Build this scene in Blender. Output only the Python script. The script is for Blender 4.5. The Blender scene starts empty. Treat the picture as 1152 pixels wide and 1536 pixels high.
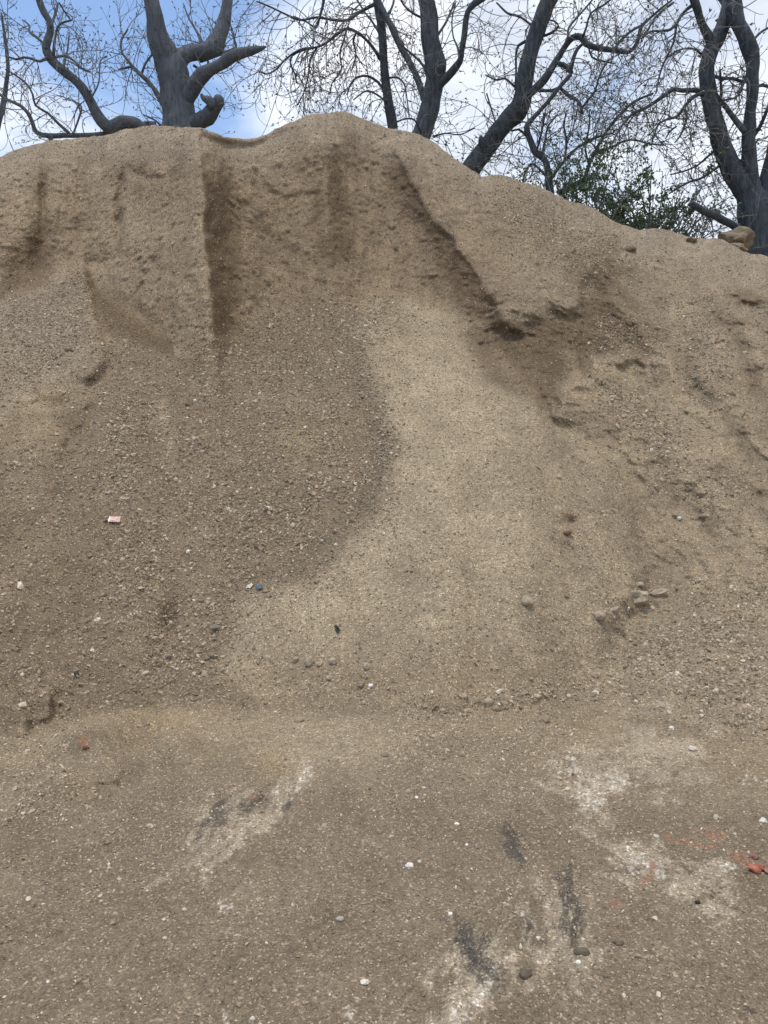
import bpy, math, random
import numpy as np

rng = np.random.default_rng(7)
random.seed(7)
scene = bpy.context.scene
C = scene.collection

# ------------------------------------------------------------------ camera
CAM_H = 1.6
F = 1155.0                      # focal length in photo pixels (1152 x 1536)
PITCH = math.radians(3.37)      # camera looks slightly down
cam_d = bpy.data.cameras.new('camera')
cam_d.sensor_fit = 'HORIZONTAL'
cam_d.sensor_width = 36.0
cam_d.lens = 36.0 * F / 1152.0
cam_d.clip_start = 0.05
cam_d.clip_end = 3000
cam = bpy.data.objects.new('camera', cam_d)
C.objects.link(cam)
cam.location = (0, 0, CAM_H)
cam.rotation_euler = (math.radians(90) - PITCH, 0, 0)
scene.camera = cam

# ------------------------------------------------------------------ sky
SUN_EL, SUN_AZ = math.radians(80), math.radians(-100)   # azimuth from +Y, clockwise
world = bpy.data.worlds.new('World')
scene.world = world
world.use_nodes = True
nt = world.node_tree
nt.nodes.clear()
N = nt.nodes.new
L = nt.links.new
out = N('ShaderNodeOutputWorld')
sky = N('ShaderNodeTexSky')
sky.sky_type = 'NISHITA'
sky.sun_disc = False
sky.sun_elevation = SUN_EL
sky.sun_rotation = SUN_AZ
sky.air_density = 1.0
sky.dust_density = 0.3
sky.ozone_density = 1.2
bg_sky = N('ShaderNodeBackground')
bg_sky.inputs['Strength'].default_value = 0.115
L(sky.outputs[0], bg_sky.inputs['Color'])
tc = N('ShaderNodeTexCoord')
sep = N('ShaderNodeSeparateXYZ')
L(tc.outputs['Generated'], sep.inputs[0])


def wmath(op, a, b=None, c=None, clamp=False):
    n = N('ShaderNodeMath')
    n.operation = op
    n.use_clamp = clamp
    for i, v in enumerate((a, b, c)):
        if v is None:
            continue
        if isinstance(v, (int, float)):
            n.inputs[i].default_value = v
        else:
            L(v, n.inputs[i])
    return n.outputs[0]


zz = wmath('ADD', wmath('ABSOLUTE', sep.outputs[2]), 0.35)
comb = N('ShaderNodeCombineXYZ')
L(wmath('DIVIDE', sep.outputs[0], zz), comb.inputs[0])
L(wmath('DIVIDE', sep.outputs[1], zz), comb.inputs[1])
comb.inputs[2].default_value = 21.7


def wnoise(scale, detail, rough, dist=0.0):
    n = N('ShaderNodeTexNoise')
    n.inputs['Scale'].default_value = scale
    n.inputs['Detail'].default_value = detail
    n.inputs['Roughness'].default_value = rough
    n.inputs['Distortion'].default_value = dist
    L(comb.outputs[0], n.inputs['Vector'])
    return n.outputs['Fac']


cl = wnoise(2.3, 7, 0.54, 0.3)
# scattered cloud: thinner to the left of the yard, nearly closed elsewhere
side = wmath('MULTIPLY', wmath('ADD', sep.outputs[0], 0.05), 0.75, clamp=False)
side = wmath('MINIMUM', wmath('MAXIMUM', side, -0.13), 0.085)
m = wmath('ADD', cl, side)
mr = N('ShaderNodeMapRange')
mr.interpolation_type = 'SMOOTHSTEP'
L(m, mr.inputs['Value'])
mr.inputs['From Min'].default_value = 0.35
mr.inputs['From Max'].default_value = 0.57
cover = mr.outputs[0]
shade = wnoise(3.4, 6, 0.6, 0.4)
ramp = N('ShaderNodeValToRGB')
L(shade, ramp.inputs[0])
ramp.color_ramp.elements[0].position = 0.38
ramp.color_ramp.elements[0].color = (0.43, 0.47, 0.54, 1)
ramp.color_ramp.elements[1].position = 0.70
ramp.color_ramp.elements[1].color = (0.74, 0.76, 0.79, 1)
bg_cl = N('ShaderNodeBackground')
L(ramp.outputs[0], bg_cl.inputs['Color'])
bg_cl.inputs['Strength'].default_value = 1.0
mix = N('ShaderNodeMixShader')
L(wmath('MULTIPLY', cover, 0.96), mix.inputs[0])
L(bg_sky.outputs[0], mix.inputs[1])
L(bg_cl.outputs[0], mix.inputs[2])
L(mix.outputs[0], out.inputs['Surface'])

# ------------------------------------------------------------------ sun (behind thin cloud)
sd_ = bpy.data.lights.new('sun', 'SUN')
sd_.energy = 1.5
sd_.angle = math.radians(16)
sd_.color = (1.0, 0.95, 0.87)
sun = bpy.data.objects.new('sun', sd_)
C.objects.link(sun)
sun.rotation_euler = (math.radians(90) - SUN_EL, 0, math.pi - SUN_AZ)
sun.location = (0, 0, 40)

scene.view_settings.view_transform = 'Standard'
scene.view_settings.look = 'None'
scene.view_settings.gamma = 1.0
scene.view_settings.exposure = 0.84
scene.view_settings.use_curve_mapping = False


# ------------------------------------------------------------------ helpers
def ray(px, py):
    """direction through a photo pixel, scaled so that y = 1"""
    cx = (np.asarray(px, float) - 576.0) / F
    cy = (768.0 - np.asarray(py, float)) / F
    d = math.cos(PITCH) + cy * math.sin(PITCH)
    return cx / d, (-math.sin(PITCH) + cy * math.cos(PITCH)) / d


def at(px, py, Y):
    rx, rz = ray(px, py)
    return np.stack([rx * Y, Y + 0 * rx, CAM_H + rz * Y], -1)


def _h(ix, iy, iz, seed):
    h = (ix.astype(np.uint32) * np.uint32(374761393) + iy.astype(np.uint32) * np.uint32(668265263)
         + iz.astype(np.uint32) * np.uint32(2147483647) + np.uint32(seed * 1013904223 & 0xffffffff))
    h = (h ^ (h >> np.uint32(13))) * np.uint32(1274126177)
    h = (h ^ (h >> np.uint32(16))) * np.uint32(2246822519)
    h = h ^ (h >> np.uint32(15))
    return h.astype(np.float32) / np.float32(4294967296.0)


def noise3(x, y, z, seed=0):
    """value noise in [-1, 1]"""
    x, y, z = (np.asarray(a, np.float32) for a in (x, y, z))
    ix, iy, iz = np.floor(x).astype(np.int32), np.floor(y).astype(np.int32), np.floor(z).astype(np.int32)
    fx, fy, fz = x - ix, y - iy, z - iz
    fx, fy, fz = (f * f * (3 - 2 * f) for f in (fx, fy, fz))
    r = 0
    for a in (0, 1):
        for b in (0, 1):
            for c in (0, 1):
                w = (fx if a else 1 - fx) * (fy if b else 1 - fy) * (fz if c else 1 - fz)
                r = r + w * _h(ix + a, iy + b, iz + c, seed)
    return r * 2 - 1


def noise2(x, y, seed=0):
    x, y = np.asarray(x, np.float32), np.asarray(y, np.float32)
    ix, iy = np.floor(x).astype(np.int32), np.floor(y).astype(np.int32)
    fx, fy = x - ix, y - iy
    fx, fy = (f * f * (3 - 2 * f) for f in (fx, fy))
    zr = np.zeros_like(ix)
    r = 0
    for a in (0, 1):
        for b in (0, 1):
            w = (fx if a else 1 - fx) * (fy if b else 1 - fy)
            r = r + w * _h(ix + a, iy + b, zr, seed)
    return r * 2 - 1


def fbm2(x, y, oct=4, seed=0, gain=0.5):
    s, a, t = 0, 1.0, 0
    for o in range(oct):
        s = s + a * noise2(x * 2 ** o, y * 2 ** o, seed + 17 * o)
        t += a
        a *= gain
    return s / t


def sig(x):
    return 1 / (1 + np.exp(-np.clip(x, -30, 30)))


def sstep(a, b, x):
    t = np.clip((x - a) / (b - a), 0, 1)
    return t * t * (3 - 2 * t)


def line_sd(px, py, pts):
    """signed distance to an open polyline; + is left of a line drawn downwards,
    below a line drawn rightwards; also a fade beyond the two ends"""
    best = np.full(px.shape, 1e9)
    sgn = np.ones(px.shape)
    over = np.zeros(px.shape)
    n = len(pts) - 1
    for i in range(n):
        (ax, ay), (bx, by) = pts[i], pts[i + 1]
        dx, dy = bx - ax, by - ay
        ln = math.hypot(dx, dy)
        t = ((px - ax) * dx + (py - ay) * dy) / (ln * ln)
        tc_ = np.clip(t, 0, 1)
        d = np.hypot(px - ax - tc_ * dx, py - ay - tc_ * dy)
        cr = dx * (py - ay) - dy * (px - ax)
        o = np.zeros(px.shape)
        if i == 0:
            o = np.where(t < 0, -t * ln, o)
        if i == n - 1:
            o = np.where(t > 1, (t - 1) * ln, o)
        u = d < best
        dout = np.where(o > 0, np.abs(cr) / ln, d)
        res = dout if i == 0 else np.where(u, dout, res)
        best = np.where(u, d, best)
        sgn = np.where(u, np.sign(cr), sgn)
        over = np.where(u, o, over)
    return res * sgn, over


def poly_mask(px, py, pts, soft):
    """soft polygon mask"""
    ins = np.zeros(px.shape, bool)
    best = np.full(px.shape, 1e9)
    n = len(pts)
    for i in range(n):
        (ax, ay), (bx, by) = pts[i], pts[(i + 1) % n]
        dx, dy = bx - ax, by - ay
        t = np.clip(((px - ax) * dx + (py - ay) * dy) / (dx * dx + dy * dy), 0, 1)
        best = np.minimum(best, np.hypot(px - ax - t * dx, py - ay - t * dy))
        if ay != by:
            c = ((ay > py) != (by > py)) & (px < (bx - ax) * (py - ay) / (by - ay) + ax)
            ins ^= c
    return sig(np.where(ins, best, -best) / soft)


def blob(px, py, cx, cy, rx, ry, ang=0.0):
    a = math.radians(ang)
    u = (px - cx) * math.cos(a) + (py - cy) * math.sin(a)
    v = -(px - cx) * math.sin(a) + (py - cy) * math.cos(a)
    return np.exp(-((u / rx) ** 2 + (v / ry) ** 2))


def make_mesh(name, V, Fc, smooth=True, col=None, cname='soil'):
    V = np.ascontiguousarray(V, np.float32)
    Fc = np.ascontiguousarray(Fc, np.int32)
    k = Fc.shape[1]
    me = bpy.data.meshes.new(name)
    me.vertices.add(len(V))
    me.vertices.foreach_set('co', V.ravel())
    me.loops.add(Fc.size)
    me.loops.foreach_set('vertex_index', Fc.ravel())
    me.polygons.add(len(Fc))
    me.polygons.foreach_set('loop_start', np.arange(0, Fc.size, k, dtype=np.int32))
    me.update(calc_edges=True)
    me.polygons.foreach_set('use_smooth', np.full(len(Fc), smooth, bool))
    if col is not None:
        a = me.color_attributes.new(cname, 'FLOAT_COLOR', 'POINT')
        cc = np.ones((len(V), 4), np.float32)
        cc[:, :3] = col
        a.data.foreach_set('color', cc.ravel())
    me.validate()
    return me


def add(name, me, m=None, parent=None, label=None, cat=None, group=None, kind=None, loc=None):
    o = bpy.data.objects.new(name, me)
    C.objects.link(o)
    if m is not None and me is not None and not me.materials:
        me.materials.append(m)
    if parent is not None:
        o.parent = parent
    if label:
        o['label'] = label
    if cat:
        o['category'] = cat
    if group:
        o['group'] = group
    if kind:
        o['kind'] = kind
    if loc is not None:
        o.location = loc
    return o


# ------------------------------------------------------------------ materials
def mat(name):
    m_ = bpy.data.materials.new(name)
    m_.use_nodes = True
    t = m_.node_tree
    t.nodes.clear()
    o = t.nodes.new('ShaderNodeOutputMaterial')
    p = t.nodes.new('ShaderNodeBsdfPrincipled')
    p.inputs['Roughness'].default_value = 0.95
    p.inputs['Specular IOR Level'].default_value = 0.15
    t.links.new(p.outputs[0], o.inputs[0])
    return m_, t, p


def n_noise(t, vec, scale, detail=4, rough=0.6):
    n = t.nodes.new('ShaderNodeTexNoise')
    n.inputs['Scale'].default_value = scale
    n.inputs['Detail'].default_value = detail
    n.inputs['Roughness'].default_value = rough
    t.links.new(vec, n.inputs['Vector'])
    return n.outputs['Fac']


def n_ramp(t, fac, stops):
    r = t.nodes.new('ShaderNodeValToRGB')
    t.links.new(fac, r.inputs[0])
    e = r.color_ramp.elements
    while len(e) < len(stops):
        e.new(0.5)
    for el, (p, c) in zip(e, stops):
        el.position = p
        el.color = (c[0], c[1], c[2], 1) if not isinstance(c, (int, float)) else (c, c, c, 1)
    return r.outputs[0]


def n_mul(t, a, b, fac=1.0, kind='MULTIPLY'):
    x = t.nodes.new('ShaderNodeMix')
    x.data_type = 'RGBA'
    x.blend_type = kind
    x.inputs[0].default_value = fac
    t.links.new(a, x.inputs[6])
    t.links.new(b, x.inputs[7])
    return x.outputs[2]


def soil_material():
    m_, t, p = mat('soil')
    at_ = t.nodes.new('ShaderNodeAttribute')
    at_.attribute_name = 'soil'
    g = t.nodes.new('ShaderNodeNewGeometry')
    v = g.outputs['Position']
    c = at_.outputs['Color']
    # patchy tone, then grit of several sizes
    c = n_mul(t, c, n_ramp(t, n_noise(t, v, 3.0, 5, 0.65), [(0.3, (0.84, 0.83, 0.82)), (0.7, (1.14, 1.13, 1.11))]))
    c = n_mul(t, c, n_ramp(t, n_noise(t, v, 34, 4, 0.7), [(0.32, 0.80), (0.5, 1.0), (0.70, 1.17)]))
    c = n_mul(t, c, n_ramp(t, n_noise(t, v, 150, 3, 0.65), [(0.30, 0.60), (0.48, 0.98), (0.70, 1.38)]))
    vo = t.nodes.new('ShaderNodeTexVoronoi')
    vo.inputs['Scale'].default_value = 125
    t.links.new(v, vo.inputs['Vector'])
    sepc = t.nodes.new('ShaderNodeSeparateColor')
    t.links.new(vo.outputs['Color'], sepc.inputs[0])
    c = n_mul(t, c, n_ramp(t, sepc.outputs[0], [(0.0, 0.66), (0.12, 0.88), (0.5, 1.0), (0.88, 1.04), (0.94, 1.55), (1.0, 2.0)]))
    t.links.new(c, p.inputs['Base Color'])
    b1 = t.nodes.new('ShaderNodeBump')
    b1.inputs['Strength'].default_value = 0.8
    b1.inputs['Distance'].default_value = 0.022
    t.links.new(n_noise(t, v, 26, 5, 0.7), b1.inputs['Height'])
    b2 = t.nodes.new('ShaderNodeBump')
    b2.inputs['Strength'].default_value = 0.6
    b2.inputs['Distance'].default_value = 0.008
    t.links.new(n_noise(t, v, 95, 3, 0.6), b2.inputs['Height'])
    t.links.new(b1.outputs[0], b2.inputs['Normal'])
    t.links.new(b2.outputs[0], p.inputs['Normal'])
    p.inputs['Specular IOR Level'].default_value = 0.08
    return m_


def stone_material(name='stone'):
    m_, t, p = mat(name)
    at_ = t.nodes.new('ShaderNodeAttribute')
    at_.attribute_name = 'tint'
    g = t.nodes.new('ShaderNodeNewGeometry')
    v = g.outputs['Position']
    c = n_mul(t, at_.outputs['Color'], n_ramp(t, n_noise(t, v, 60, 4, 0.65), [(0.3, 0.74), (0.7, 1.24)]))
    t.links.new(c, p.inputs['Base Color'])
    b1 = t.nodes.new('ShaderNodeBump')
    b1.inputs['Strength'].default_value = 0.5
    b1.inputs['Distance'].default_value = 0.006
    t.links.new(n_noise(t, v, 70, 4, 0.65), b1.inputs['Height'])
    t.links.new(b1.outputs[0], p.inputs['Normal'])
    p.inputs['Roughness'].default_value = 0.88
    return m_


def bark_material(name, dark, light):
    m_, t, p = mat(name)
    tc_ = t.nodes.new('ShaderNodeTexCoord')
    mp = t.nodes.new('ShaderNodeMapping')
    mp.inputs['Scale'].default_value = (1, 1, 0.16)
    t.links.new(tc_.outputs['Object'], mp.inputs[0])
    v = mp.outputs[0]
    f = n_noise(t, v, 22, 8, 0.75)
    c = n_ramp(t, f, [(0.32, dark), (0.66, light)])
    c = n_mul(t, c, n_ramp(t, n_noise(t, tc_.outputs['Object'], 2.2, 4, 0.6), [(0.3, 0.75), (0.7, 1.25)]))
    t.links.new(c, p.inputs['Base Color'])
    b = t.nodes.new('ShaderNodeBump')
    b.inputs['Strength'].default_value = 0.9
    b.inputs['Distance'].default_value = 0.12
    t.links.new(f, b.inputs['Height'])
    t.links.new(b.outputs[0], p.inputs['Normal'])
    return m_


def plain_material(name, c1, c2, scale=20, rough=0.9, trans=0.0):
    m_, t, p = mat(name)
    g = t.nodes.new('ShaderNodeNewGeometry')
    c = n_ramp(t, n_noise(t, g.outputs['Position'], scale, 4, 0.6), [(0.35, c1), (0.65, c2)])
    t.links.new(c, p.inputs['Base Color'])
    p.inputs['Roughness'].default_value = rough
    if trans:
        p.inputs['Transmission Weight'].default_value = 0
        p.inputs['Subsurface Weight'].default_value = 0
    return m_


M_SOIL = soil_material()
M_STONE = stone_material()
M_BARK_A = bark_material('hazy_bark', (0.10, 0.112, 0.132), (0.25, 0.268, 0.295))  # paler and bluish: lens haze over the left trees put into the bark
M_BARK_B = bark_material('dark_bark', (0.048, 0.058, 0.070), (0.18, 0.197, 0.218))
M_TWIG = plain_material('twig_bark', (0.12, 0.118, 0.118), (0.24, 0.23, 0.22), 6)
M_LEAF = plain_material('leaf', (0.07, 0.108, 0.052), (0.14, 0.19, 0.092), 9, 0.6)
M_BUD = plain_material('bud', (0.055, 0.062, 0.045), (0.12, 0.125, 0.085), 9, 0.7)
M_BANK = plain_material('bank_soil', (0.10, 0.085, 0.055), (0.13, 0.125, 0.07), 2.0)

# ------------------------------------------------------------------ the heap and the yard floor
CREST = [(-760, 560), (-500, 430), (-250, 320), (-100, 262), (0, 234), (40, 221), (75, 213), (120, 205), (165, 200), (205, 190), (230, 185),
         (262, 190), (300, 192), (318, 197), (335, 206), (365, 210), (385, 207), (405, 200), (430, 186), (455, 175), (480, 170),
         (505, 168), (530, 172), (552, 181), (575, 191), (600, 193), (625, 202), (650, 214), (680, 236), (705, 255), (722, 263),
         (740, 261), (765, 265), (795, 276), (830, 290), (865, 303), (890, 314), (912, 328), (935, 338), (960, 344), (985, 341),
         (1005, 343), (1025, 351), (1040, 360), (1052, 358), (1070, 356), (1085, 359), (1100, 368), (1115, 377), (1152, 387),
         (1300, 420), (1600, 520), (1900, 620)]
BASE = [(-760, 1200), (0, 1104), (130, 1080), (260, 1064), (360, 1070), (500, 1070), (640, 1068), (720, 1064), (800, 1060), (860, 1050),
        (910, 1062), (1000, 1090), (1152, 1105), (1900, 1180)]
MID = [(-760, 1195), (0, 1098), (130, 1076), (260, 1060), (360, 1066), (500, 1066), (640, 1064), (720, 1060), (800, 1054), (860, 1035),
       (905, 1005), (940, 950), (1000, 900), (1152, 900), (1900, 1000)]
BREAK = [(-760, 720), (-200, 520), (0, 448), (70, 425), (130, 408), (190, 455), (250, 510), (318, 545), (345, 500), (400, 465), (500, 448), (560, 432),
         (620, 440), (680, 480), (730, 540), (800, 560), (900, 560), (1152, 560), (1900, 760)]
SCARP = [(-760, 40), (-100, 52), (0, 57), (200, 58), (300, 60), (500, 61), (640, 58), (700, 52), (760, 45), (820, 42), (950, 41), (1152, 40), (1900, 38)]
TALUS = [(-760, 34), (0, 36), (300, 36.5), (560, 35.5), (700, 36), (820, 38), (950, 39), (1152, 39), (1900, 35)]


def tab(t, x):
    t = np.array(t, float)
    return np.interp(x, t[:, 0], t[:, 1])


cols = np.concatenate([np.linspace(-760, -75, 40)[:-1], np.linspace(-70, 1222, 620), np.linspace(1235, 1900, 40)])
NC = len(cols)
ROWS_IN = 660
crest = tab(CREST, cols) + 2.2 * noise2(cols / 26, cols * 0, 3) + 1.0 * noise2(cols / 7, cols * 0, 4)
low = np.linspace(2500, 1600, 26)[:-1]
tt = np.linspace(0, 1, ROWS_IN) ** 0.97
PYG = np.concatenate([np.repeat(low[:, None], NC, 1), 1600 + (crest[None, :] - 1600) * tt[:, None]], 0)
PXG = np.repeat(cols[None, :], len(PYG), 0)
NR = len(PYG)


def smooth_tab(t, x, k):
    xs = np.linspace(-800, 1950, 1376)
    ys = tab(t, xs)
    ker = np.exp(-0.5 * (np.arange(-40, 41) * 2.0 / k) ** 2)
    ker /= ker.sum()
    ys = np.convolve(np.pad(ys, 40, 'edge'), ker, 'valid')
    return np.interp(x, xs, ys)


base = smooth_tab(BASE, cols, 14)
mid = smooth_tab(MID, cols, 14)
brk = smooth_tab(BREAK, cols, 9)
sc_t = np.tan(np.radians(smooth_tab(SCARP, cols, 25)))
ta_t = np.tan(np.radians(smooth_tab(TALUS, cols, 25)))
cr_s = smooth_tab(CREST, cols, 10)
wp = 10 * fbm2(PXG / 60, PYG / 60, 3, 5)       # ragged transitions
pyw = PYG + wp
S = 0.012 + (0.33 - 0.012) * sig((base[None] - pyw) / 2.5)
S = S + (ta_t[None] - 0.33) * sig((mid[None] - pyw) / 6)
S = S + (sc_t[None] - ta_t[None]) * sig((brk[None] - pyw) / 11)
# the crest rounds over
rnd = sstep(70, 0, PYG - crest[None])
RX, RZ = ray(PXG, PYG)
S = S + (np.minimum(S, RZ + 0.34) - S) * rnd * 0.9
S = np.maximum(S, RZ + 0.10)
Y = np.zeros_like(PXG)
Y[0] = CAM_H / -RZ[0]
for i in range(NR - 1):
    s_ = 0.5 * (S[i] + S[i + 1])
    Y[i + 1] = Y[i] * (s_ - RZ[i]) / (s_ - RZ[i + 1])
# even out the columns a little so that no folds run up the face
kx = np.exp(-0.5 * (np.arange(-8, 9) / 4.0) ** 2)
kx /= kx.sum()
Yp = np.pad(Y, ((0, 0), (8, 8)), 'edge')
Ys = sum(kx[k] * Yp[:, k:k + NC] for k in range(17))
Y = np.where(PYG < base[None] + 30, Ys, Y)

OFF = np.zeros_like(Y)          # metres towards the viewer
ZOFF = np.zeros_like(Y)         # metres up, for the bumps of the floor
wx = PXG + 7 * fbm2(PXG / 34, PYG / 34, 3, 11)
wy = PYG + 7 * fbm2(PXG / 34, PYG / 34, 3, 12)
wx2 = PXG + 16 * fbm2(PXG / 48, PYG / 48, 4, 21)
wy2 = PYG + 16 * fbm2(PXG / 48, PYG / 48, 4, 22)


def step(pts, hp, dp, hn, dn, w=3.0, endw=25.0, rag=0.0):
    global OFF
    X_, Y_ = wx + rag * (wx2 - PXG), wy + rag * (wy2 - PYG)
    d, ov = line_sd(X_, Y_, pts)
    f = np.exp(-(ov / endw) ** 2)
    a = sig(d / w)
    OFF = OFF + f * (hp * a * np.exp(-np.maximum(d, 0) / dp) - hn * (1 - a) * np.exp(-np.maximum(-d, 0) / dn))


def crease(pts, h, dist, far, side=-1, endw=60.0, rag=0.3):
    """edge between two faces: the surface falls away on one side and comes back further off"""
    global OFF
    d, ov = line_sd(wx + rag * (wx2 - PXG), wy + rag * (wy2 - PYG), pts)
    d0_ = d
    d = np.maximum(d * side, 0)
    OFF = OFF - h * np.exp(-(ov / endw) ** 2) * (1 - np.exp(-d / dist)) * np.exp(-(d / far) ** 2)
    return d0_


# buttress edge left of the recess
step([(303, 205), (301, 250), (308, 320), (314, 400), (318, 470), (322, 530)], 0.07, 110, 0.07, 60, 2.6, 30, .3)
d_but = crease([(303, 205), (301, 250), (308, 320), (314, 400), (318, 470), (322, 530)], 0.42, 16, 120)
crease([(303, 205), (301, 250), (308, 320), (314, 400), (318, 470), (322, 530)], 0.16, 40, 150, 1)
# diagonal shoulder on the right of the scarp
step([(760, 480), (738, 452), (705, 398), (665, 340), (625, 282), (592, 232)], 0.03, 120, 0.03, 40, 2.4, 40, .6)
d_rdg = crease([(760, 480), (738, 452), (705, 398), (665, 340), (625, 282), (592, 232)], 0.46, 40, 140, -1, 60, .6)
# hanging lobes and the hollow below them
step([(872, 425), (866, 462), (848, 474), (832, 458), (812, 478), (796, 470)], 0.06, 50, 0.05, 50, 3.0, 24, .5)
crease([(872, 425), (866, 462), (848, 474), (832, 458), (812, 478), (796, 470)], 0.22, 36, 110, -1, 45)
OFF -= 0.10 * blob(wx2, wy2, 790, 530, 70, 44)
OFF -= 0.15 * blob(wx, wy, 905, 440, 26, 60)
# block and ledge right of the hollow
step([(838, 572), (832, 592), (826, 618)], -0.04, 30, -0.22, 50, 2.2, 14)
step([(850, 575), (872, 572), (890, 548), (893, 535), (925, 531), (955, 528), (990, 538)], 0.20, 40, 0.13, 34, 2.0, 12, .1)
step([(930, 550), (950, 543), (966, 552), (968, 562)], -0.07, 14, -0.06, 14, 2, 8)
step([(893, 580), (905, 575), (915, 585)], -0.10, 14, -0.05, 12, 2, 8)
# slumped ledges at the right edge
step([(1092, 440), (1110, 452), (1140, 458), (1190, 476)], -0.055, 28, -0.05, 30, 2.6, 16, .4)
step([(1070, 470), (1085, 482), (1112, 490), (1130, 480), (1190, 500)], -0.035, 22, -0.04, 24, 2.6, 14, .4)
step([(1096, 497), (1118, 520), (1140, 560), (1175, 605)], -0.05, 30, -0.03, 40, 4, 20, .4)
step([(1130, 730), (1150, 742), (1190, 750)], -0.03, 30, -0.02, 40, 4, 20, .4)
# little ridges running down the right flank
for pts in ([(905, 585), (945, 620), (985, 660), (1030, 700), (1100, 735)], [(960, 570), (985, 620), (1005, 670)],
            [(1005, 460), (1012, 540), (1030, 610)], [(920, 650), (935, 700), (965, 760), (990, 800)],
            [(880, 345), (925, 395), (940, 420)], [(800, 360), (840, 385), (868, 405)]):
    step(pts, 0.04, 22, 0.04, 22, 4, 30, .4)
# right boundary of the sandy fan, then its left boundary over the coarse apron
step([(640, 440), (690, 488), (716, 545), (760, 590), (830, 640), (905, 685)], 0.07, 50, 0.09, 26, 4, 25)
step([(925, 700), (945, 780), (962, 850), (935, 910), (900, 960), (905, 1010)], 0.035, 60, 0.025, 30, 6, 30)
step([(560, 440), (535, 500), (548, 580), (578, 660), (572, 720), (540, 775), (480, 850), (380, 890)], -0.05, 40, -0.07, 70, 6, 30)
OFF += 0.20 * blob(PXG, PYG, 690, 800, 170, 260)
# prow of the left apron and the slump in it
step([(128, 402), (140, 450), (152, 505), (158, 545), (140, 570)], 0.15, 70, 0.14, 60, 3.0, 14)
step([(120, 420), (170, 452), (230, 500), (290, 545)], 0.05, 40, 0.09, 25, 4, 16)
step([(0, 452), (50, 432), (100, 410), (128, 402)], 0.10, 50, 0.10, 30, 5, 16)
step([(28, 640), (34, 612), (60, 598), (100, 600), (128, 618)], -0.045, 22, -0.03, 30, 3, 10, .5)
step([(128, 612), (118, 640), (92, 668), (90, 690)], 0.02, 20, 0.09, 24, 3, 10)
step([(40, 575), (70, 560), (150, 545)], 0.03, 18, 0.05, 18, 3, 12)
# lower left notches and hummocks
OFF -= 0.10 * blob(wx, wy, 252, 930, 14, 42, 12)
step([(75, 1040), (76, 1078)], 0.08, 22, 0.05, 22, 2.0, 8, .2)
step([(-30, 1030), (20, 1045), (45, 1078), (40, 1100)], 0.08, 30, 0.06, 20, 3, 10, .3)
for (x_, y_, a_, b_, h_) in ((120, 1120, 45, 22, .05), (200, 1090, 60, 16, .05), (260, 1120, 40, 18, .05), (90, 1190, 30, 18, .04),
                             (180, 1160, 26, 16, -.04), (225, 1110, 30, 14, -.04), (300, 1080, 40, 12, .03)):
    ZOFF += 1.7 * h_ * blob(wx, wy, x_, y_, a_, b_)
step([(180, 1148), (165, 1165), (148, 1178), (146, 1200)], 0.06, 16, 0.03, 16, 2, 8)
step([(160, 1100), (215, 1125), (262, 1175)], 0.07, 18, 0.03, 18, 2.5, 8)
# toes of the two small slides at the foot of the fan
step([(395, 985), (440, 1000), (500, 1012), (560, 1010), (600, 985)], -0.010, 18, -0.02, 30, 7, 26)
step([(620, 1062), (680, 1064), (740, 1058), (810, 1056), (870, 1040), (900, 1010)], -0.014, 20, -0.016, 30, 6, 24)
# dents
OFF -= 0.09 * blob(wx, wy, 852, 778, 13, 9) + 0.05 * blob(wx, wy, 822, 1082, 18, 10)
# cracks and benches below the crest
step([(300, 285), (345, 262), (390, 248), (440, 243), (500, 240)], -0.02, 16, -0.025, 24, 3, 30, .6)
step([(395, 262), (405, 283), (430, 293), (470, 288)], -0.03, 16, -0.05, 22, 2, 8)
step([(180, 262), (190, 245), (225, 262), (255, 255)], -0.05, 18, -0.05, 20, 3, 12)
step([(372, 330), (420, 360), (475, 395)], -0.02, 14, -0.025, 14, 2.5, 12)
step([(430, 395), (470, 420), (550, 432)], -0.02, 10, -0.025, 16, 2, 12)
for (x_, y_, a_, b_, h_, g_) in ((66, 300, 7, 50, -.12, 0), (58, 375, 9, 36, -.14, 8), (120, 290, 10, 60, -.08, 0), (180, 300, 6, 60, -.10, 3), (182, 335, 5, 14, -.08, 0),
                                 (232, 395, 5, 18, -.08, 0), (210, 430, 6, 26, -.06, 15), (505, 330, 12, 80, -.10, -4), (478, 330, 8, 60, -.06, 0),
                                 (345, 330, 16, 70, -.08, -6), (415, 300, 40, 30, .05, 0), (620, 390, 30, 50, .06, 0), (860, 405, 12, 40, -.08, 8)):
    OFF += h_ * blob(wx, wy, x_, y_, a_, b_, g_)
# scrape in the yard floor
step([(757, 1376), (715, 1430), (680, 1485), (640, 1540)], -0.02, 20, -0.03, 60, 4, 16)
ZOFF += 0.014 * sstep(0, 60, PYG - base[None]) * fbm2(PXG / 46, PYG / 30, 4, 57)

in_scarp = sig((brk[None] - pyw) / 10) * sig((740 - PXG) / 30)
in_heap = sig((base[None] - pyw) / 6)
FAN = [(560, 446), (620, 446), (690, 492), (716, 560), (760, 598), (830, 645), (915, 700), (940, 780), (955, 850), (930, 905), (898, 960),
       (890, 1030), (800, 1050), (640, 1056), (400, 1056), (330, 1010), (360, 905), (470, 862), (545, 775), (580, 715), (575, 650), (545, 570), (532, 500)]
fan = poly_mask(wx2, wy2, FAN, 6)
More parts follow.
